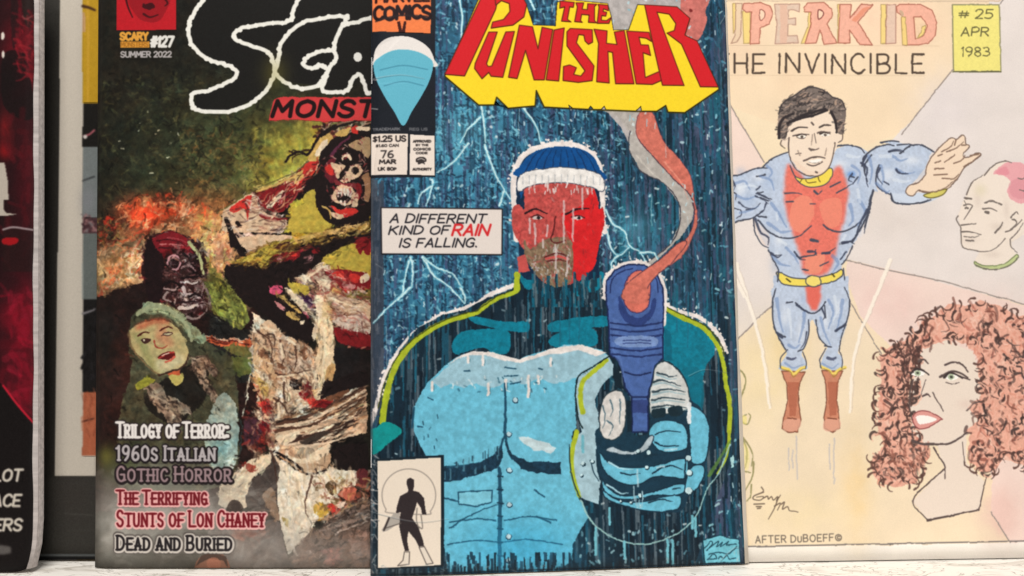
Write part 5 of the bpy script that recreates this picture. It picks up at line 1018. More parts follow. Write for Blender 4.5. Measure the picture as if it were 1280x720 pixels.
def warp_mag(a, b):
    return 0.0012 * math.sin(math.pi * a) - 0.0010 * max(0, 1 - a / .03) ** 2 + 0.0006 * math.sin(5 * b + 1) * a
mm = print_mat('magazine_gloss', mag_img, .32, .16, .16)
org = np.array([-0.09, 0.436, 0.0])
C2 = thing('magazine', 'dark horror magazine with ghouls and a white outlined title, half behind the rain comic', 'magazine', org)
lf = Leaf(pg, warp_mag)
slab('front_cover', lf, org, mm, C2, t=.0002, na=36, nb=50)['label'] = 'glossy dark front cover with painted ghouls and fire'
for k in range(6): slab('page', lf, org, paper_m, C2, a0=.004, a1=.997 - .001 * k, b0=.0012, b1=.998, off=-.00036 - k * .00042, t=.00034, na=14, nb=20)
slab('back_cover', lf, org, plain_mat('magazine_back_print', (.05, .045, .045), .3, 30, .4), C2, off=-.0030, t=.0002, na=14, nb=20)
def P2(n, o, l=None, sm=False, off=.0001): return printed(n, o, l) if 0 else printed(n, lf, org, mm, C2, o, sm, off, l)
P2('portrait_square', rect(146, -30, 221, 38), 'red square with a plain portrait')
P2('issue_panel', rect(150, 40, 217, 74), 'small orange and white issue number lettering')
P2('title_strap', M1(425,605, 435,560, 455,500, 490,488, 960,488, 960,600, 700,612, 560,600), 'red strap with dark lettering under the title')
for (y0, y1, x1) in ((524, 550, 288), (554, 579, 272), (580, 606, 293), (609, 634, 263), (635, 662, 334), (666, 692, 293)):
    P2('cover_line', rect(143.5, y0, x1, y1))
# ================================================================== HAND DRAWN COVER (right)
pg = Page((0.0583, 0.4402, 0.0006), (0.2170, 0.0122, 0.0), (0.0004, 0.0250, 0.2770), (248, 242, 234))
K1 = fr(900, 0); K2 = fr(900, 180); K3 = fr(900, 360); K4 = fr(900, 540); H1 = fr(1080, 0, 4.8); H2 = fr(1080, 150, 4.8); W1 = fr(1060, 360, 4.364); W2 = fr(1060, 525, 4.364)
MN = fr(1160, 180, 4.235); F1 = fr(900, 90, 4.5)
IK = (66, 60, 62); GR = (120, 112, 110)
art = np.array([[820, -30], [1330, -36], [1330, 675.5], [820, 686]])
pg.poly((242, 222, 190), art)
LIL = (230, 220, 215); PINK = (240, 216, 206); YEL = (240, 221, 192)
pg.poly((243, 218, 186), np.array([[820, -30], [1255, -30], [1192, 88], [1128, 165], [1060, 190], [905, 130], [820, 60]]), al=.7)
pg.poly(LIL, np.array([[1340, -40], [1258, -36], [1192, 88], [1143, 147], [1100, 190], [1050, 250], [1040, 320], [1140, 344], [1340, 398]]))
pg.poly(PINK, np.array([[912, 130], [955, 203], [930, 240], [890, 240], [880, 100]]), al=.9); pg.poly(LIL, np.array([[900, 225], [960, 250], [975, 340], [968, 382], [935, 412], [905, 440], [900, 300]]))
pg.poly(PINK, np.array([[1058, 325], [1140, 343], [1340, 400], [1340, 676], [1262, 678], [1238, 640], [1240, 600], [1200, 480], [1120, 440], [1075, 395], [1058, 350]]))
pg.poly(YEL, np.array([[968, 380], [935, 412], [905, 440], [912, 520], [940, 684], [1262, 678], [1238, 640], [1150, 500], [1098, 440], [1065, 390], [1058, 372], [1010, 360]]))
for x, y, rx, ry, c, a in ((985, 430, 20, 40, (240, 212, 150), .7), (1068, 610, 18, 60, (238, 206, 150), .6), (1000, 640, 60, 30, (242, 222, 180), .6), (950, 470, 40, 60, (243, 222, 172), .5), (1240, 400, 50, 40, (232, 200, 190), .6), (1110, 380, 40, 30, (234, 200, 192), .6), (1250, 640, 26, 34, (230, 192, 182), .7),
                           (1180, 130, 40, 40, (226, 216, 216), .6), (1000, 95, 40, 30, (238, 208, 176), .6), (920, 60, 40, 40, (240, 210, 180), .6), (1100, 260, 60, 50, (228, 216, 208), .6), (1120, 20, 60, 40, (242, 206, 178), .7)):
    pg.glow(c, x, y, rx, ry, a, 2, .6)
g_ = fbm(pg.H, pg.W, 60, 9)[..., None]; pg.a *= (0.965 + 0.06 * g_)
for seg in ([[1056, 325], [1100, 336], [1180, 352], [1340, 398]], [[912, 130], [955, 203]], [[1192, 86], [1143, 147], [1128, 168]], [[968, 380], [945, 400], [918, 428]], [[1058, 372], [1080, 408], [1102, 444]], [[1238, 640], [1262, 678]], [[1255, -2], [1252, 4]]):
    pg.line((150, 138, 132), seg, 1.5, sm=False)
pg.line((120, 114, 112), [[820, 686], [935, 683], [1330, 675]], 1.6, sm=False)
for p in (K3(80,-120, 150,100, 180,200, 220,380, 245,600), K3(850,-140, 760,80, 700,220, 660,400, 645,620), K2(60,640, 120,760)):
    pg.line((250, 240, 226), p, 5, 3, al=.9); pg.line((206, 190, 176), p + np.array([[2.6, 0]]), .9, al=.6)
for p in (K4(340,80, 342,190), K4(378,20, 384,235), K4(545,60, 548,190), K4(570,30, 565,260), K4(360,90, 362,180)): pg.line((180, 178, 188), p, 1.8, al=.6)
pg.wobble(.5, 30)
# title SUPERKID
def blk(p, c=(238, 178, 156), l=(176, 110, 92), w=1.4): pg.poly(c, p, jit=.06, line=l, lw=w)
def ylw(p): pg.poly((240, 212, 130), p, al=.9, line=(176, 150, 100), lw=1)
blk(np.array([[872, 5], [896, 5], [898, 16], [884, 14], [884, 26], [898, 32], [899, 50], [874, 52], [872, 44], [886, 42], [874, 32]]))
ylw(K1(62,20, 78,20, 78,150, 66,170)); pg.poly((228, 200, 170), K1(78,18, 110,18, 102,180, 85,210, 55,218, 75,180), al=.7, line=(176, 140, 120), lw=1.2)
ylw(K1(112,60, 150,30, 150,218, 118,218)); blk(K1(118,18, 200,14, 250,30, 265,70, 245,120, 200,140, 196,218, 150,220, 156,60, 130,62, 112,45)); pg.poly((243, 212, 184), K1(200,50, 222,60, 222,85, 200,100), True, line=(150, 90, 80), lw=1.2)
pg.poly((222, 196, 176), K1(272,22, 398,20, 396,60, 370,50, 340,48, 340,95, 378,90, 378,125, 340,122, 338,180, 385,178, 392,215, 275,220, 285,120), jit=.05, line=(180, 140, 124), lw=1.2); pg.poly((228, 180, 156), K1(300,25, 335,25, 335,215, 300,215), al=.6)
ylw(K1(418,60, 445,40, 440,130, 405,218, 440,215, 460,130, 455,60)); blk(K1(420,40, 440,15, 520,12, 558,45, 560,80, 535,120, 585,215, 520,222, 500,150, 480,215, 425,218, 455,120, 455,60, 425,60)); pg.poly((243, 212, 184), K1(492,50, 515,60, 515,80, 492,95), True, line=(130, 70, 66), lw=1.4)
ylw(K1(590,22, 612,22, 610,215, 588,215)); blk(K1(600,22, 655,22, 650,90, 705,22, 765,22, 690,110, 765,225, 700,222, 648,150, 648,215, 592,215)); pg.poly((226, 140, 110), K1(655,100, 715,40, 755,28, 680,110), al=.7)
ylw(K1(805,22, 830,22, 830,215, 805,218)); pg.poly((226, 196, 176), K1(835,22, 880,22, 880,215, 830,218), jit=.05, line=(176, 130, 116), lw=1.2)
blk(H1(195,40, 215,25, 340,25, 410,60, 440,130, 430,210, 390,255, 330,268, 235,268, 225,110, 230,95, 200,75)); ylw(H1(225,100, 250,100, 262,268, 232,268)); blk(H1(300,100, 345,100, 382,150, 360,210, 310,232), (240, 206, 172)); ylw(H1(350,160, 372,150, 360,205, 320,228, 345,190)); pg.poly((196, 170, 140), H1(215,60, 235,70, 240,90, 222,95), True, al=.8)
pg.text((86, 72, 62), 'THE INVINCIBLE', 894, 67.5, 23.5, wt=2.8, width=261, gap=.30, jig=.5); pg.poly((243, 220, 190), rect(908, 62, 916, 92), al=0)
pg.line((214, 190, 164), [[820, 1], [1250, 1], [1254, -4]], 2, sm=False)
# issue box
ib = np.array([[1191, 5.5], [1250, 5.5], [1252, 89], [1192.5, 89.5]])
pg.poly((238, 226, 132), ib, jit=.04, line=(150, 146, 110), lw=1.8); pg.line((110, 108, 80), [[1192, 89.5], [1252, 89]], 2.2, sm=False)
tk = (108, 104, 66)
pg.text(tk, '#', 1199.5, 13.5, 8, wt=1.7, width=12); pg.text(tk, '25', 1220, 11.5, 11, wt=1.7, width=21, shear=.1); pg.text(tk, 'APR', 1202, 34, 10.5, wt=1.8, width=34, shear=.1); pg.text(tk, '1983', 1203, 58.5, 11, wt=1.6, width=34)
# flying hero in blue and red
BL_ = (190, 202, 222); BL2 = (150, 172, 206); RD = (232, 112, 94); OL = (74, 78, 92)
legL = np.vstack([K3(270,0, 262,80, 262,160, 285,240, 320,300, 330,330, 300,380, 300,410), K3(425,410, 425,370, 405,330, 420,290, 440,230, 450,170, 462,130)])
legR = K3(462,130, 480,200, 500,260, 530,300, 512,340, 500,400, 560,420, 610,400, 605,350, 585,310, 620,220, 645,110, 640,20, 600,-40, 500,-40)
pg.poly(BL_, legL, True, jit=.1); pg.poly(BL_, legR, True, jit=.1)
tor = np.vstack([K2(215,130, 250,80, 330,45, 370,60, 560,30, 640,5, 700,15, 740,40, 760,90, 765,230, 740,340, 700,450, 650,520, 610,600, 600,640), K2(605,700, 620,760, 560,800, 460,830, 350,800, 270,760, 285,700, 290,640, 240,530, 190,440, 165,360, 160,200)])
pg.poly(BL_, tor, jit=.08)
pg.poly(BL_, np.vstack([K3(265,-60, 640,-60, 640,40, 560,60, 462,135, 350,70, 262,40)]), jit=.1)
armL = K2(-60,150, 60,158, 110,150, 160,128, 210,120, 250,140, 290,190, 295,240, 260,300, 200,340, 150,375, 90,380, 50,405, -60,430)
pg.poly(BL_, armL, True, jit=.1)
armR = np.vstack([K2(700,110, 730,50, 780,15, 830,5, 880,10), H2(100,130, 170,125, 250,145, 340,150, 410,185, 370,280, 300,370, 260,420, 250,465, 190,470, 150,445, 90,420, 60,360), K2(790,240, 745,230, 710,200)])
pg.poly(BL_, armR, False, jit=.1)
pg.poly((206, 216, 232), H2(260,440, 330,440, 480,430, 440,470, 380,495, 260,505, 190,490, 160,445), True)
pg.poly((232, 214, 206), K2(165,380, 240,450, 240,520, 205,490), True, al=.6); pg.poly((226, 222, 226), K2(690,450, 750,330, 760,240, 740,400, 700,470), True, al=.6)
for x, y, rx, ry in ((960, 225, 12, 18), (935, 250, 14, 12), (975, 270, 12, 16), (1060, 225, 10, 14), (1078, 250, 8, 24), (968, 330, 10, 20), (1045, 320, 8, 18), (1110, 205, 14, 16), (1148, 215, 16, 10), (980, 410, 8, 26), (1050, 405, 6, 24), (1005, 375, 10, 6), (925, 215, 10, 10)):
    pg.glow(BL2, x, y, rx * .7, ry * .7, .36, 2, .5)
for x, y, rx, ry in ((948, 222, 7, 4), (925, 236, 6, 8), (1050, 205, 9, 5), (1110, 218, 8, 8), (1140, 200, 10, 5), (972, 300, 5, 10), (1040, 290, 6, 12), (980, 395, 5, 12), (1000, 415, 5, 14), (1030, 400, 4, 12), (1048, 385, 4, 10), (970, 320, 4, 6)):
    pg.glow((222, 228, 238), x, y, rx, ry, .75, 2, .3)
for p_ in (K2(340,100, 400,150, 460,200, 520,180, 590,110, 620,160, 640,240, 625,360, 600,440, 540,640, 420,650, 400,560, 370,470, 340,380, 320,260, 325,160),):
    pg.poly(RD, p_, True, al=.92, jit=.1, rough=.3, soft=3)
pg.poly((240, 150, 124), K2(370,280, 440,260, 470,340, 430,420, 380,440, 345,380), True, al=.7); pg.poly((240, 150, 124), K2(500,300, 590,270, 610,340, 590,410, 530,410), True, al=.6); pg.poly((240, 160, 130), K2(430,560, 520,560, 500,640, 430,640), True, al=.6)
pg.poly((230, 100, 82), K3(420,-30, 505,-30, 500,60, 482,110, 456,114, 432,70), al=.9, soft=2, rough=.4)
pg.glow((80, 130, 206), 1064, 218, 5, 4, .8)
pg.poly((240, 216, 90), K2(350,110, 380,165, 470,170, 550,120, 560,160, 520,205, 440,215, 385,180), True, line=OL, lw=1.2); pg.lines((110, 90, 40), [K2(430,180, 440,195, 480,190), K2(490,165, 500,190), K2(410,170, 400,190)], 1.2)
pg.poly((240, 218, 100), K2(285,640, 360,670, 460,672, 560,650, 605,625, 608,660, 560,690, 460,710, 360,710, 300,690), True, line=OL, lw=1.5); pg.poly((240, 218, 120), K2(430,672, 460,660, 495,668, 500,700, 465,715, 430,700), True, line=OL, lw=1.3); pg.lines((90, 80, 40), [K2(330,675, 350,690), K2(555,650, 570,665)], 2)
# boots
for dx in (0, 200):
    pg.poly((204, 136, 108), np.vstack([K3(305 + dx,415, 330 + dx,480, 335 + dx,560, 315 + dx,640, 308 + dx,700, 340 + dx,722), K3(385 + dx,720, 402 + dx,660, 388 + dx,580, 392 + dx,480, 425 + dx,420)]) if dx == 0 else K3(505,415, 525,480, 530,570, 515,650, 520,700, 560,722, 595,700, 590,640, 580,560, 582,480, 610,415), jit=.08, line=(130, 84, 66), lw=1.4)
    pg.poly((168, 92, 70), K3(335 + dx,470, 390 + dx,470, 382 + dx,560, 375 + dx,640, 345 + dx,640), al=.6); pg.poly((228, 172, 150), K3(318 + dx,660, 395 + dx,655, 388 + dx,710, 320 + dx,712), True, al=.7); pg.lines((110, 60, 44), [K3(335 + dx,650, 380 + dx,655)], 1.2)
    pg.line((240, 214, 110), K3(302 + dx,395, 340 + dx,410, 365 + dx,430, 395 + dx,405, 422 + dx,395), 3.2); pg.line((160, 130, 60), K3(302 + dx,404, 345 + dx,418, 365 + dx,445, 395 + dx,414, 422 + dx,402), 1)
    pg.line((90, 96, 120), K3(335 + dx,350, 358 + dx,356, 375 + dx,348), 4, 2.4)
for p, w, w2 in ((K2(55,160, 110,152, 160,128, 210,120, 235,122), 2, 1.6), (K2(212,118, 250,80, 300,55, 345,40), 2, 1.5), (K2(570,15, 640,5, 700,20, 722,45), 2.2, 1.6), (K2(710,110, 725,60, 780,18, 830,5, 870,8), 2.4, 1.8), (K2(55,402, 100,382, 160,372, 210,335), 2.2, 1.6),
                 (K2(185,245, 230,270, 260,275), 2, 1), (K2(180,165, 225,155), 2.2, 1), (K2(190,248, 215,240), 1.6, 1), (K2(200,268, 240,285), 1.8, 1), (K2(60,180, 72,200, 62,215), 2, 1), (K2(55,240, 80,250, 75,280), 2.4, 1), (K2(130,330, 170,325, 200,300), 2, 1), (K2(180,358, 230,368), 2, 1), (K2(60,320, 100,330, 105,355, 80,370), 1.6, 1),
                 (K2(165,370, 175,440, 205,500, 240,520), 1.8, 1.2), (K2(190,380, 240,440, 290,465, 350,472, 400,455, 455,410), 2.4, 1.6), (K2(515,405, 545,430, 600,440, 650,425, 700,390), 2.2, 1.8), (K2(765,230, 745,330, 710,410, 660,490), 2.2, 2.4), (K2(765,235, 745,300, 735,340), 3, 1),
                 (K2(240,535, 260,560, 300,555), 2, 1), (K2(240,530, 260,580, 290,630, 285,690), 1.6, 1.8), (K2(600,500, 640,490, 670,500), 3, 1), (K2(660,510, 640,560, 605,600), 1.6, 1.6), (K2(615,620, 620,680), 1.4, 1.6), (K2(325,245, 370,243, 410,252), 2, 1), (K2(330,290, 365,288), 2, 1), (K2(550,215, 600,190), 2, 1), (K2(580,245, 630,220, 665,200), 2, 1),
                 (K2(470,235, 490,250, 510,235), 2.6, 1.4), (K2(450,300, 475,300), 1.4, 1), (K2(455,480, 485,488), 4, 3), (K2(400,570, 440,560, 470,555, 478,530), 2, 1.4), (K2(510,550, 540,545, 575,520), 2.4, 1), (K2(380,560, 400,572), 2.6, 2), (K2(410,630, 435,632), 2, 1), (K2(500,610, 540,590), 1.6, 1), (K2(650,160, 670,170), 2, 1), (K2(745,70, 720,120, 735,190), 2.4, 1.4),
                 (K3(275,5, 262,70, 262,160, 285,240, 325,310), 1.8, 1.8), (K3(440,160, 440,230, 415,300, 385,318), 1.8, 1.5), (K3(475,160, 490,240, 530,295), 1.6, 1.4), (K3(645,60, 640,130, 610,230, 590,310), 1.8, 1.6), (K3(375,75, 420,110, 460,130, 500,105, 525,70), 2, 1.8), (K3(290,230, 320,245), 2.4, 1), (K3(580,210, 625,185), 2.6, 1), (K3(330,75, 360,70), 1.8, 1), (K3(335,310, 300,350, 300,400), 1.3, 1.3), (K3(410,320, 428,370, 425,400), 1.3, 1.3), (K3(525,305, 495,360, 500,400), 1.3, 1.3), (K3(590,310, 608,360, 605,400), 1.3, 1.3), (K3(520,90, 525,150), 1.6, 1), (K3(520,292, 550,295), 2, 1), (K3(620,0, 645,60), 1.4, 1.6),
                 (H2(100,135, 165,125, 210,130), 2.2, 1.8), (H2(150,190, 200,185, 240,190), 2, 1), (H2(215,200, 260,165, 300,150, 350,152, 420,188), 2.2, 2), (H2(200,150, 260,145, 300,155), 2, 1.2), (H2(90,270, 72,340, 80,400, 150,445, 160,440), 2, 1.6), (H2(160,445, 180,490, 250,505, 330,500, 400,480), 2.4, 2.2), (H2(195,300, 220,318, 260,322), 2.4, 1), (H2(45,210, 15,250, 5,310), 2, 1.2), (H2(50,430, 35,520, 5,640), 2, 1.8), (H2(30,550, 15,600, 0,680), 3, 1)):
    pg.line(OL, p, w, w2)
# pencil and marker modelling on the costume
random.seed(5)
HB = (112, 138, 184); LBl = (224, 232, 242)
for q, w, c in ((K2(70,200, 120,190, 150,230), 5, HB), (K2(80,260, 130,280, 180,270), 5, HB), (K2(200,160, 250,180, 270,230), 5, HB), (K2(100,345, 150,340, 190,310), 4, HB), (K2(230,110, 260,140, 250,170), 5, HB), (K2(240,400, 300,440, 350,440), 6, HB), (K2(260,300, 300,360, 330,420), 6, HB), (K2(650,300, 660,370, 640,410), 6, HB), (K2(690,280, 720,340, 690,410), 6, HB),
                (K2(660,110, 700,140, 690,200), 5, HB), (K2(740,60, 760,120, 745,200), 6, HB), (K2(780,200, 830,240, 850,230), 5, HB), (K2(860,60, 900,80, 940,70), 5, HB), (K2(880,130, 930,150, 970,140), 5, HB), (K2(800,110, 820,160, 800,210), 5, HB), (K2(260,560, 300,600, 350,610), 6, HB), (K2(560,560, 590,600, 560,640), 6, HB), (K2(330,520, 370,560, 390,600), 5, HB),
                (K3(280,60, 290,140, 310,220), 6, HB), (K3(420,120, 410,200, 390,270), 6, HB), (K3(500,150, 520,230, 550,290), 5, HB), (K3(610,60, 600,140, 580,210), 6, HB), (K3(540,60, 560,120, 540,200), 5, HB), (K3(340,290, 370,300, 400,280), 5, HB), (K3(320,370, 360,400, 410,380), 4, HB), (K3(510,380, 560,400, 590,380), 4, HB),
                (K2(100,220, 150,210, 190,220), 5, LBl), (K2(640,60, 680,70, 700,60), 6, LBl), (K2(800,60, 850,60), 6, LBl), (K2(870,180, 920,190, 960,180), 6, LBl), (K2(280,340, 290,380), 4, LBl), (K2(690,230, 700,290), 5, LBl), (K3(340,110, 350,180, 350,250), 6, LBl), (K3(570,40, 580,110, 560,180), 5, LBl), (K2(300,480, 330,500), 5, LBl), (K2(620,460, 600,500), 4, LBl)):
    pg.line(c, q + rng.normal(0, .6, q.shape), w * .8, w * .3, al=.55)
for q, w in ((K2(60,190, 75,210, 68,235), 2.6), (K2(180,250, 225,262, 250,285), 2.2), (K2(175,262, 215,280, 240,300), 2), (K2(90,290, 130,320, 175,322), 2), (K2(230,295, 215,335, 190,352), 2.4), (K2(200,215, 180,230), 2), (K2(705,95, 735,120, 728,175, 740,215), 3), (K2(660,150, 640,178, 660,190), 2.4), (K2(690,165, 665,200), 1.8), (K2(175,375, 200,440, 240,470, 238,505), 3.4), (K2(735,330, 700,400, 680,460), 4), (K2(370,540, 395,575, 425,580), 2.4), (K2(250,545, 280,568, 305,555), 3), (K2(610,495, 650,488, 670,470), 4), (K2(600,575, 630,540), 2), (K2(440,540, 475,540, 480,555), 3), (K2(510,548, 545,545), 3.4), (K3(280,225, 305,248), 3.4), (K3(575,215, 600,200, 630,170), 3.4), (K3(505,100, 520,140, 512,160), 2.6), (K3(430,220, 420,270, 395,310), 2), (K3(380,85, 425,115, 450,128), 3), (H2(150,190, 190,178, 240,182), 3), (H2(195,300, 215,322, 265,322), 3.2), (H2(95,290, 80,340, 110,385), 2.6), (H2(120,370, 150,388), 2), (H2(15,215, -5,260, 0,300), 2.4)):
    pg.line((64, 70, 90), q, w, w * .35, al=.9)
# open hand
hn = H2(430,190, 470,150, 510,110, 545,108, 555,115, 590,90, 612,100, 612,140, 635,160, 600,200, 610,225, 680,200, 705,208, 680,230, 630,265, 600,290, 570,340, 545,370, 500,410, 440,430, 360,435, 330,420, 300,450, 270,450, 250,430, 270,395, 330,370, 365,330, 380,270)
pg.poly((240, 216, 192), hn, True, line=(120, 100, 90), lw=1.4)
pg.poly((216, 204, 110), H2(360,450, 430,430, 495,415, 470,450, 400,468), True, line=(110, 100, 50), lw=1.4)
for p in (H2(445,215, 470,205), H2(470,190, 520,160, 540,125), H2(500,190, 560,165, 600,130), H2(430,260, 460,245), H2(485,250, 540,215, 545,205), H2(540,260, 590,240, 610,210), H2(425,295, 480,290), H2(420,330, 500,325), H2(470,350, 540,350, 570,325), H2(555,115, 545,150), H2(590,150, 630,150), H2(330,425, 440,430, 560,350), H2(600,280, 660,240, 700,210), H2(640,212, 690,205)):
    pg.line((134, 108, 92), p, 1.8, 1)
# hero's head
pg.poly((240, 220, 200), F1(385,300, 400,270, 480,250, 600,215, 640,260, 660,330, 680,350, 690,390, 660,410, 640,470, 620,530, 580,575, 540,590, 480,580, 430,540, 395,480, 385,430, 345,410, 340,380, 370,370), False, al=1)
pg.poly((236, 206, 184), F1(395,480, 430,540, 480,580, 540,590, 600,560, 570,560, 500,560, 440,510), al=.5)
hair = F1(325,270, 335,215, 350,180, 385,145, 430,125, 470,95, 540,88, 590,110, 640,145, 680,160, 705,200, 705,260, 700,320, 690,350, 660,340, 655,280, 625,225, 580,215, 500,245, 420,275, 390,300, 375,345, 370,375, 335,370, 325,320)
pg.poly((120, 108, 102), hair, True, jit=.15)
pg.dabs(hair, [(60, 54, 54), (84, 74, 72), (170, 150, 138), (190, 160, 140), (50, 46, 48)], 190, (4, 11), (1.2, 2.8), -20, .5, .85, .4, sm=True)
pg.lines((54, 48, 50), [F1(330,370, 335,300, 360,260, 410,235), F1(380,290, 440,262, 520,245, 600,215), F1(625,225, 650,280, 655,340), F1(440,255, 500,232, 590,208)], 4, 3)
pg.line(IK, F1(330,240, 350,180, 430,125, 480,92, 540,88, 600,115, 640,145, 685,160, 705,210), 1.6)
for p, w in ((F1(388,370, 385,430, 400,500, 440,560, 500,585, 560,582, 610,540, 635,470, 645,400), 1.8), (F1(400,335, 440,312, 490,312), 2), (F1(560,315, 590,298, 620,300), 2), (F1(410,360, 450,350, 500,352), 1.8), (F1(550,345, 590,335, 620,340), 2), (F1(430,368, 460,375, 480,368), 1.4), (F1(575,355, 600,355), 2.6), (F1(500,430, 530,436, 555,428), 1.6), (F1(470,500, 520,480, 560,478, 590,485), 2.2), (F1(490,520, 530,528, 575,505), 2), (F1(500,505, 540,512, 570,495), 1.2), (F1(345,385, 340,410, 365,430), 1.4), (F1(690,340, 688,380, 665,400), 1.4), (F1(425,462, 455,458), 1.2), (F1(535,562, 545,566), 2.4), (F1(515,285, 525,297), 2.4), (F1(530,345, 540,400), 1)):
    pg.line((100, 86, 80), p, w, w * .7)
for ex, ey in ((458, 364), (592, 354)):
    pg.poly((246, 240, 230), F1(ex - 26, ey + 2, ex, ey - 10, ex + 26, ey, ex, ey + 8), True); q = F1(ex, ey)[0]; pg.dot((96, 84, 76), q[0], q[1], 2.0, 1.7); pg.line((70, 60, 58), F1(ex - 30, ey - 4, ex, ey - 14, ex + 28, ey - 6), 1.7, 1)
pg.lines((80, 70, 66), [F1(405,334, 440,312, 492,314), F1(560,312, 592,296, 622,300)], 2.6, 1.2); pg.line((110, 96, 90), F1(500,432, 512,440, 535,438, 552,428), 1.9, 1.2); pg.lines((170, 150, 136), [F1(440,440, 450,470), F1(600,430, 590,470), F1(520,350, 515,410)], 1.6, .8)
pg.poly((250, 244, 236), F1(495,503, 540,490, 575,492, 540,512), True)
# man's head, right
mh = MN(205,270, 230,210, 290,165, 350,110, 400,92, 450,95, 520,120, 520,470, 440,520, 450,560, 478,590, 470,610, 400,650, 300,655, 245,620, 275,570, 225,565, 175,545, 170,500, 178,470, 168,430, 160,380, 175,330, 190,300)
pg.poly((238, 224, 211), mh, False)
for x, y, rx, ry in ((1222, 250, 5, 10), (1245, 283, 8, 5), (1212, 300, 10, 4), (1258, 262, 4, 12), (1240, 318, 12, 4)): pg.glow((214, 198, 186), x, y, rx, ry, .5)
pg.poly((232, 166, 172), MN(345,155, 400,105, 450,95, 520,120, 520,300, 450,300, 420,250, 440,200, 400,165, 370,160), True, al=.95); pg.poly((224, 138, 150), MN(360,150, 410,115, 430,150, 400,165), True, al=.6); pg.poly((214, 140, 150), MN(430,210, 500,180, 520,280, 450,280), True, al=.5)
pg.glow((222, 210, 180), 1225, 237, 8, 8, .6)
pg.poly((196, 206, 150), MN(245,625, 300,645, 400,635, 450,600, 475,585, 470,615, 400,655, 320,665, 260,650), True, line=(120, 130, 90), lw=1.3)
for p, w in ((MN(205,270, 230,210, 290,165), 1.8), (MN(300,165, 350,110, 410,90, 445,98), 1.8), (MN(195,285, 230,290), 2.4), (MN(190,325, 215,318, 235,325), 2), (MN(198,340, 212,340), 2.4), (MN(300,310, 340,300, 390,320), 2.6), (MN(290,345, 330,340, 365,355), 2), (MN(305,360, 320,362), 3.4), (MN(235,330, 210,370, 190,400), 1.6), (MN(175,430, 215,425, 255,420), 2), (MN(180,465, 220,465, 280,480), 2.2), (MN(190,490, 240,495, 270,485), 1.4), (MN(200,510, 240,515), 2), (MN(160,380, 150,400, 170,440, 175,490, 180,540, 220,560, 300,570, 360,550, 410,500), 1.6), (MN(355,470, 380,440, 395,415), 2.4), (MN(440,390, 470,360, 480,370), 2), (MN(445,400, 460,400, 470,420, 440,450), 1.8), (MN(410,465, 440,455, 470,430, 500,400), 1.8), (MN(440,500, 480,460, 505,420), 1.6), (MN(435,505, 440,545, 475,575), 1.6), (MN(480,180, 500,185, 520,175), 1.6), (MN(490,240, 515,250), 1.6), (MN(250,640, 320,665, 420,650, 480,600), 1.5), (MN(195,300, 205,330), 1)):
    pg.line((116, 106, 100), p, w, w * .6)
# curly haired woman
sk = (234, 218, 204)
pg.poly(sk, np.vstack([W1(400,330, 520,280, 680,350, 720,500, 740,640, 700,720), W2(700,0, 640,90, 640,230, 740,330, 710,490, 430,545, 350,440, 520,265, 480,140), W2(390,128, 340,60), W1(330,620, 340,520)]), False)
hw = np.vstack([W1(165,380, 220,320, 260,300, 380,240, 400,180, 470,150, 540,90, 640,95, 720,70, 840,100, 900,140, 990,160, 1100,250, 1200,500, 1100,720), W2(1000,250, 900,235, 850,200, 800,275, 720,285, 660,230, 650,150, 660,80, 640,60), W1(700,720, 640,650, 720,600, 710,480, 700,380, 650,310, 560,270, 470,310, 400,330, 370,420, 330,520, 320,600, 340,700), W2(340,60, 420,130, 440,200, 380,280, 350,345, 240,365, 160,330, 125,290, 130,200, 200,140, 160,60), W1(160,640, 170,560, 180,480)])
pg.poly((230, 172, 152), hw, False, rough=1.0, jit=.1)
pg.dabs(hw, [(236, 186, 166), (214, 140, 120), (242, 204, 186), (198, 124, 108)], 420, (5, 14), (1.6, 3.6), 70, .8, .7, .9)
pg.dabs(hw, [(96, 66, 60), (120, 74, 64), (76, 56, 54), (140, 84, 72)], 200, (8, 20), (1.8, 4.2), 80, .7, .8, 1.2)
for _ in range(170):      # fat comma-shaped locks
    i = random.randrange(len(hw)); j = random.randrange(len(hw)); t_ = random.uniform(.05, .4)
    x, y = hw[i] * (1 - t_) + hw[j] * t_
    if 1148 < x < 1218 and 428 < y < 585: continue
    a = random.uniform(0, 6.28); r = random.uniform(4, 8); sg_ = random.choice([-1, 1])
    an = np.linspace(a, a + sg_ * random.uniform(1.8, 3.0), 7); q = np.stack([x + r * np.cos(an), y + r * np.sin(an)], 1)
    pg.line((70, 54, 52), q, 4.6, 1.0, al=.85); pg.line((238, 184, 162), q + np.array([[2.2, 1.8]]), 2.6, .8, al=.85)
pg.dabs(np.vstack([W1(700,150, 1000,250, 1060,500, 1000,720), W2(900,200, 760,180, 720,60), W1(760,500, 720,300)]), [(84, 60, 56), (60, 50, 50), (226, 166, 146), (236, 184, 164)], 150, (7, 18), (2, 4.6), 80, .7, .85, 1.0)
pg.dabs(W1(270,340, 400,320, 360,520, 330,700, 300,700, 300,540), [(74, 56, 54), (90, 62, 58)], 70, (5, 12), (1.8, 3.8), 90, .5, .85, .8)
pg.dabs(np.vstack([W2(140,200, 340,100, 440,160, 360,330, 180,340)]), [(74, 60, 58), (130, 84, 72), (226, 166, 146)], 90, (6, 14), (1.6, 3.4), 75, .5, .85, .9)
random.seed(12)
hq = spline(hw, True, 2)
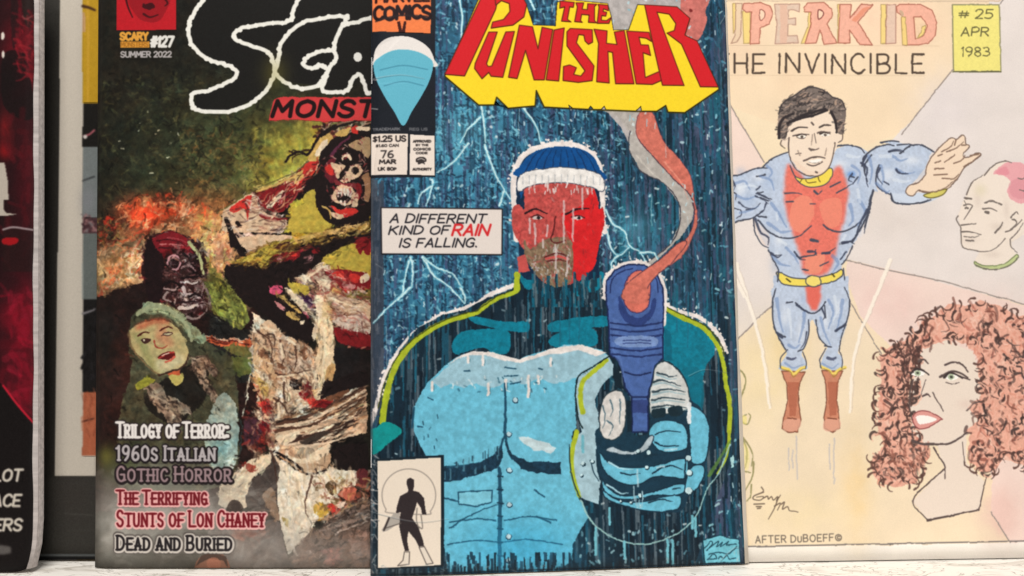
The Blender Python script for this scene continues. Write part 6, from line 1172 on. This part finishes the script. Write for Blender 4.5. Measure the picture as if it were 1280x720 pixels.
for i in range(0, len(hq)):
    x, y = hq[i]
    if 1150 < x < 1216 and 425 < y < 570: continue
    a = random.uniform(0, 6.28); r = random.uniform(4.5, 8.5)
    an = np.linspace(a, a + random.choice([-1, 1]) * random.uniform(1.6, 3.0), 8)
    pg.line((92, 66, 60), np.stack([x + r * np.cos(an), y + r * np.sin(an)], 1), 3.0, .9, al=.9)
for p, w in ((W1(350,500, 335,560, 330,640, 345,720), 2), (W1(380,400, 410,390, 435,412), 2.4), (W1(525,420, 570,405, 620,420, 650,455), 2.6), (W1(500,485, 560,455, 610,465, 650,490), 3), (W1(560,465, 600,480, 660,500), 2.6), (W1(350,460, 380,440, 410,450), 2.4), (W1(365,480, 400,475), 1.8), (W1(530,515, 570,525, 600,515), 1.2), (W1(400,590, 430,580, 440,592), 2.4), (W1(455,570, 480,610, 515,670), 1.6), (W1(360,600, 345,600), 1.3), (W1(420,500, 400,560, 385,600), 1.1), (W1(640,670, 680,630, 720,620), 2),
             (W2(345,110, 400,130, 460,132, 540,130, 600,100, 645,70), 3), (W2(460,150, 490,200, 520,245, 525,320), 2.2), (W2(520,265, 440,340, 350,440, 430,545), 1.8), (W2(430,545, 560,520, 710,490), 2.8), (W2(710,490, 730,400, 750,310), 1.8), (W2(620,120, 630,250), 1), (W2(345,60, 350,100), 1.6)):
    pg.line((92, 78, 76), p, w, w * .7)
for x, y in ((1189, 471), (1147, 466)):
    pg.poly((250, 246, 240), np.array([[x - 9, y + 1], [x - 2, y - 4], [x + 8, y], [x + 3, y + 4], [x - 4, y + 4]]), True); pg.dot((176, 190, 160), x - 1, y, 4, 3.8); pg.dot((70, 72, 66), x - 1, y, 1.9); pg.line((66, 56, 56), [[x - 10, y + 1], [x - 3, y - 5], [x + 5, y - 3], [x + 13, y + 2]], 2.8, 1.6)
pg.poly((222, 156, 148), np.vstack([W1(355,690, 390,670, 440,675, 490,700, 510,715), W2(500,0, 440,35, 380,45, 350,10)]), True, line=(140, 70, 70), lw=1.2); pg.poly((250, 244, 238), np.vstack([W1(368,700, 420,695, 480,715), W2(440,15, 385,20)]), True)
pg.glow((222, 196, 184), 1205, 505, 10, 6, .5)
# curly yellow scroll at the left edge
sp = (150, 144, 100)
for p, w in ((K3(65,290, 75,305, 85,275), 2), (K3(70,390, 110,420, 125,470, 105,540, 92,600, 105,640, 130,630), 2.4), (K3(105,645, 110,670, 135,680, 150,640, 140,625), 2.2), (K3(75,460, 90,480, 80,500), 1.4), (K4(90,10, 130,50, 160,110, 155,170), 2.4), (K4(105,30, 130,80, 130,150, 112,195), 2.4), (K4(165,150, 160,220, 120,300), 2.4), (K4(155,260, 150,320, 130,345), 2), (K4(112,195, 150,200), 1.4)):
    pg.line(sp, p, w, w * .5)
pg.poly((238, 224, 130), K3(100,640, 130,640, 130,680, 108,672), True, al=.6); pg.poly((238, 226, 140), K4(112,50, 145,100, 140,180, 120,180), True, al=.45)
pg.wobble(.5, 9, 4)
# signature and credit
sg = (112, 96, 82)
for p in (K4(205,275, 215,295, 190,310), K4(215,300, 170,318, 165,335, 200,340, 215,322, 180,325), K4(215,330, 235,320, 240,335, 255,322, 265,340, 285,322, 280,345, 300,315), K4(290,325, 270,380, 240,435), K4(270,370, 300,355, 285,390), K4(305,360, 320,350, 310,385, 335,372, 345,392, 370,395, 388,400), K4(168,360, 220,358), K4(180,372, 205,372), K4(185,382, 200,380)):
    pg.line(sg, p, 1.5, 1)
pg.text((112, 102, 92), 'AFTER DuBOEFF@'.replace('u', 'u'), 944, 670, 8.6, wt=1.3, width=107, rot=-1.6, gap=.3, jig=.3)
kid_img = pg.finish('hand_drawn_cover_print')
def warp_kid(a, b):
    return 0.0005 * math.sin(3.0 * a + 1.5 * b) + 0.0004 * math.sin(6 * b)
km = print_mat('drawn_paper', kid_img, .62, .10, .22)
org = np.array([0.167, 0.446, 0.0])
C3 = thing('drawing', 'hand drawn pastel cover titled SUPERKID THE INVINCIBLE on white paper, standing at the right', 'drawing', org)
lf = Leaf(pg, warp_kid)
slab('paper_sheet', lf, org, km, C3, t=.0003, na=30, nb=40)
slab('backing_board', lf, org, plain_mat('backing_card', (.72, .68, .62), .05, 80, .8), C3, a0=.001, a1=.999, b0=0, b1=.999, off=-.0004, t=.0008, na=10, nb=14)
def P3(n, o, l=None, sm=False, off=.00006): return printed(n, lf, org, km, C3, o, sm, off, l)
P3('issue_box', ib, 'yellow box reading # 25 APR 1983')
P3('title_lettering', rect(866, 3, 1174, 57), 'salmon block letters reading SUPERKID')
P3('subtitle_lettering', rect(892, 64, 1157, 94), 'thin dark capitals reading THE INVINCIBLE')
P3('drawn_hero', np.vstack([K2(-10,158, 110,150, 210,118, 250,80, 330,45), F1(340,380, 325,270, 350,180, 430,125, 540,88, 640,145, 705,200, 700,330, 670,405), K2(640,5, 700,15, 780,15), H2(100,130, 170,125, 340,150, 415,185, 510,110, 590,90, 635,160, 610,220, 705,208, 600,290, 500,410, 400,485, 260,505, 160,460, 60,430), K2(765,240, 700,450, 610,600), K3(640,20, 640,110, 590,310, 608,400, 580,560, 595,700, 560,722, 515,700, 530,560, 500,400, 470,180, 425,400, 390,560, 400,670, 350,722, 308,700, 335,560, 300,400, 262,160, 270,0), K2(285,640, 190,440, 165,370, 50,405, -10,405)]), 'drawn muscular hero in blue and red with yellow belt')
P3('drawn_woman', np.vstack([W1(165,380, 260,300, 400,180, 540,90, 720,70, 900,140, 960,165), W2(960,240, 900,235, 800,275, 750,320, 710,490, 430,545, 350,440, 420,300, 240,365, 130,300, 130,200, 160,60), W1(130,680, 170,560)]), 'drawn woman with curly salmon red hair')
P3('drawn_man', np.clip(mh, 0, 1279.5), 'drawn man with pink hair and green collar')
P3('credit_line', rect(940, 664, 1056, 681))
# ================================================================== PALE FRAMED COMIC BEHIND, far left
pg = Page((-0.2157, 0.4456, 0.0006), (0.168, 0.0, 0.0), (-0.0068, 0.0210, 0.2620), (48, 46, 43), 2600)
F = np.array([[75.5, -60], [74.5, 120], [73, 260], [71, 400], [68.5, 595], [480, 595], [480, -60]])
pg.glow((54, 46, 44), 90, 620, 30, 30, .5); pg.poly((198, 189, 176), F)
pg.poly((182, 174, 163), np.array([[98, -60], [104, -60], [103, 320], [102, 500], [98, 500]]), al=.35, soft=3)
pn = lambda y0, y1, c: pg.poly(c, np.array([[104.5, y0], [300, y0], [300, y1], [103, y1]]), jit=.05)
pn(-60, 129, (184, 144, 36)); pg.poly((204, 158, 56), rect(109, -60, 112, 129), al=.6); pg.line((70, 44, 26), [[104, 8], [112, 10], [119, 13]], 4, 3); pg.poly((190, 150, 130), rect(103, 16, 107, 40), al=.7)
pn(129, 184, (26, 24, 22)); pg.line((170, 90, 100), [[105, 170], [112, 168], [118, 163]], 2.4); pg.dot((200, 190, 186), 106.5, 171, 2.6)
pn(184, 272, (112, 118, 118)); pg.line((50, 52, 54), [[104, 226], [118, 221]], 2); pg.glow((130, 130, 136), 110, 250, 10, 18, .6)
pn(272, 292, (76, 50, 54)); pg.dabs(rect(103, 268, 119, 292), [(150, 110, 110), (60, 40, 44), (120, 110, 112)], 30, (3, 7), (1.4, 3), 30, .8); pn(292, 374, (98, 104, 102)); pg.line((170, 176, 172), [[103, 330], [103.5, 372]], 2, al=.6)
pn(374, 490, (28, 26, 26)); pg.line((120, 116, 120), [[104, 392], [116, 388], [119, 386]], 3, 1.5); pg.dabs(rect(104, 400, 120, 480), [(36, 34, 36), (22, 20, 20)], 20, (6, 20), (2, 4), 90)
pn(490, 570, (170, 96, 68)); pg.line((60, 34, 30), [[103, 527], [118, 523]], 1.6); pg.dabs(rect(103, 492, 120, 568), [(190, 110, 80), (140, 74, 54), (176, 90, 62)], 26, (6, 18), (1.6, 4), 85, .2, .6)
pg.poly((62, 60, 56), rect(40, 597, 480, 690), al=.5, soft=2); pg.line((74, 72, 68), [[80, 642], [118, 644]], 1.4, al=.7); pg.line((66, 64, 60), [[84, 663], [118, 663]], 1, al=.6)
pg.line((112, 118, 122), [[40, 694], [480, 694]], 2.2, sm=False); pg.poly((20, 20, 22), rect(40, 696, 480, 720))
fr_img = pg.finish('framed_comic_print')
org = np.array([-0.13, 0.446, 0.0])
C4 = thing('comic_book', 'dark comic with a pale inner border and coloured panels, standing behind the horror magazine', 'comic book', org)
warp0 = lambda a, b: 0.0004 * math.sin(math.pi * a)
lf = Leaf(pg, warp0); m4 = print_mat('framed_comic_gloss', fr_img, .45, .10, .1)
slab('front_cover', lf, org, m4, C4, t=.0002, na=20, nb=30)
for k in range(4): slab('page', lf, org, paper_m, C4, a0=.003, a1=.996, b0=.001, b1=.998, off=-.0003 - k * .0003, t=.00022, na=8, nb=12)
slab('back_cover', lf, org, plain_mat('framed_comic_back', (.03, .03, .03), .2, 40, .4), C4, off=-.0016, t=.0002, na=8, nb=12)
printed('pale_border', lf, org, m4, C4, np.array([[75.5, -40], [73, 260], [68.5, 595], [118, 595], [118, 571], [103, 571], [103, 400], [104.5, -40]]), off=.00016, label='pale beige inner border strip')
for (y0, y1, l) in ((-40, 128, 'mustard yellow panel'), (184, 272, 'grey panel'), (491, 570, 'rusty orange panel')):
    printed('panel', lf, org, m4, C4, rect(104.6, y0, 150, y1), off=.0002, label=l)

# ================================================================== RED AND BLACK BOOK at the left edge
pg = Page((-0.3740, 0.4270, 0.0006), (0.1680, 0.0, 0.0), (-0.0092, 0.0200, 0.2640), (30, 16, 18), 3200)
pg.glow((96, 16, 26), 30, 60, 30, 90, .8, 2, .8); pg.glow((70, 16, 24), 36, 230, 20, 90, .8, 2, .4); pg.glow((130, 16, 34), 30, 440, 34, 80, .9, 2, .8); pg.glow((140, 20, 24), 6, 188, 9, 11, .8); pg.glow((150, 26, 30), 6, 160, 8, 20, .6)
pg.poly((34, 26, 24), np.array([[24, -60], [44, -60], [42, 24], [30, 24]]), True, al=.9); pg.poly((20, 16, 16), np.array([[4, 70], [30, 66], [38, 100], [44, 140], [30, 150], [4, 130]]), True, al=.8); pg.poly((26, 20, 20), np.array([[14, 0], [22, 0], [24, 40], [16, 60]]), True, al=.6)
pg.dabs(rect(22, 14, 47, 100), [(150, 28, 40), (120, 20, 32), (90, 16, 24), (150, 40, 44), (50, 16, 20)], 70, (5, 18), (2, 5), 60, .6, .6, .4); pg.dabs(rect(4, 140, 47, 330), [(80, 18, 24), (50, 16, 20), (96, 20, 28)], 60, (8, 24), (3, 8), 80, .5, .35)
pg.dabs(rect(4, 365, 46, 520), [(160, 20, 44), (110, 16, 30), (70, 14, 22), (140, 24, 44)], 90, (10, 30), (3, 9), 60, .6, .4, .3)
pg.line((120, 60, 60), [[28, 20], [32, 24], [40, 20]], 1.6); pg.poly((22, 18, 18), np.array([[-60, 430], [4, 482], [20, 505], [42, 532], [44, 545], [44, 760], [-400, 760], [-400, 430]])); pg.line((190, 30, 50), [[4, 482], [22, 506], [43, 530]], 2.4)
pg.poly((36, 20, 20), rect(4, 285, 46, 340), al=.7); pg.line((150, 134, 136), [[4, 287], [16, 284], [32, 286], [46, 288]], 2.4); pg.poly((150, 20, 26), np.array([[4, 298], [20, 297], [23, 302], [16, 306], [4, 305]]), True)
pg.poly((176, 166, 154), np.array([[-4, 203], [6, 203], [10, 226], [11, 250], [5, 250], [5, 262], [8, 266], [22, 268], [8, 270], [-4, 270]])); pg.dot((214, 206, 196), 3.5, 45, 2.4, 5); pg.dot((214, 206, 196), 4, 68, 1.6, 5)
for y, t_ in ((587, 'LOT'), (618.5, 'ACE'), (649, 'ERS')):
    pg.text((196, 188, 176), t_, -7 if t_ != 'ACE' else -8.5, y, 14, wt=3.2, width=33, shear=.18)
pg.poly((86, 82, 80), np.array([[-4, 682], [12, 683], [14, 687], [12, 692], [-4, 692]]), True, soft=1)
lb_img = pg.finish('red_black_print')
org = np.array([-0.29, 0.429, 0.0])
C5 = thing('comic_book', 'black and dark red comic with thick pale page edge, cut off at the far left', 'comic book', org)
lf = Leaf(pg, lambda a, b: 0.0003 * math.sin(math.pi * a) - 0.0006 * max(0, (a - .97) / .03) ** 2)
m5 = print_mat('red_black_gloss', lb_img, .4, .10, .1)
slab('front_cover', lf, org, m5, C5, a1=.986, t=.00022, na=40, nb=60, corner=.016, edge_wob=.0012)
for k in range(13):
    slab('page', lf, org, grey_paper_m, C5, a0=.002, a1=1.0 + random.uniform(-.0025, .001), b0=.001, b1=.998, off=-.0003 - k * .00036, t=.00030, na=16, nb=24, corner=.016)
slab('back_cover', lf, org, plain_mat('red_black_back', (.02, .018, .018), .2, 40, .4), C5, a1=.992, off=-.0050, t=.0002, na=16, nb=24, corner=.02)
printed('cover_letter', lf, org, m5, C5, np.array([[-4, 203], [6, 203], [10, 226], [11, 250], [5, 250], [5, 262], [8, 266], [22, 268], [8, 270], [-4, 270]]), off=.00016)
for y in (586, 617, 648): printed('cover_line', lf, org, m5, C5, rect(-12, y, 28, y + 16), off=.00016)
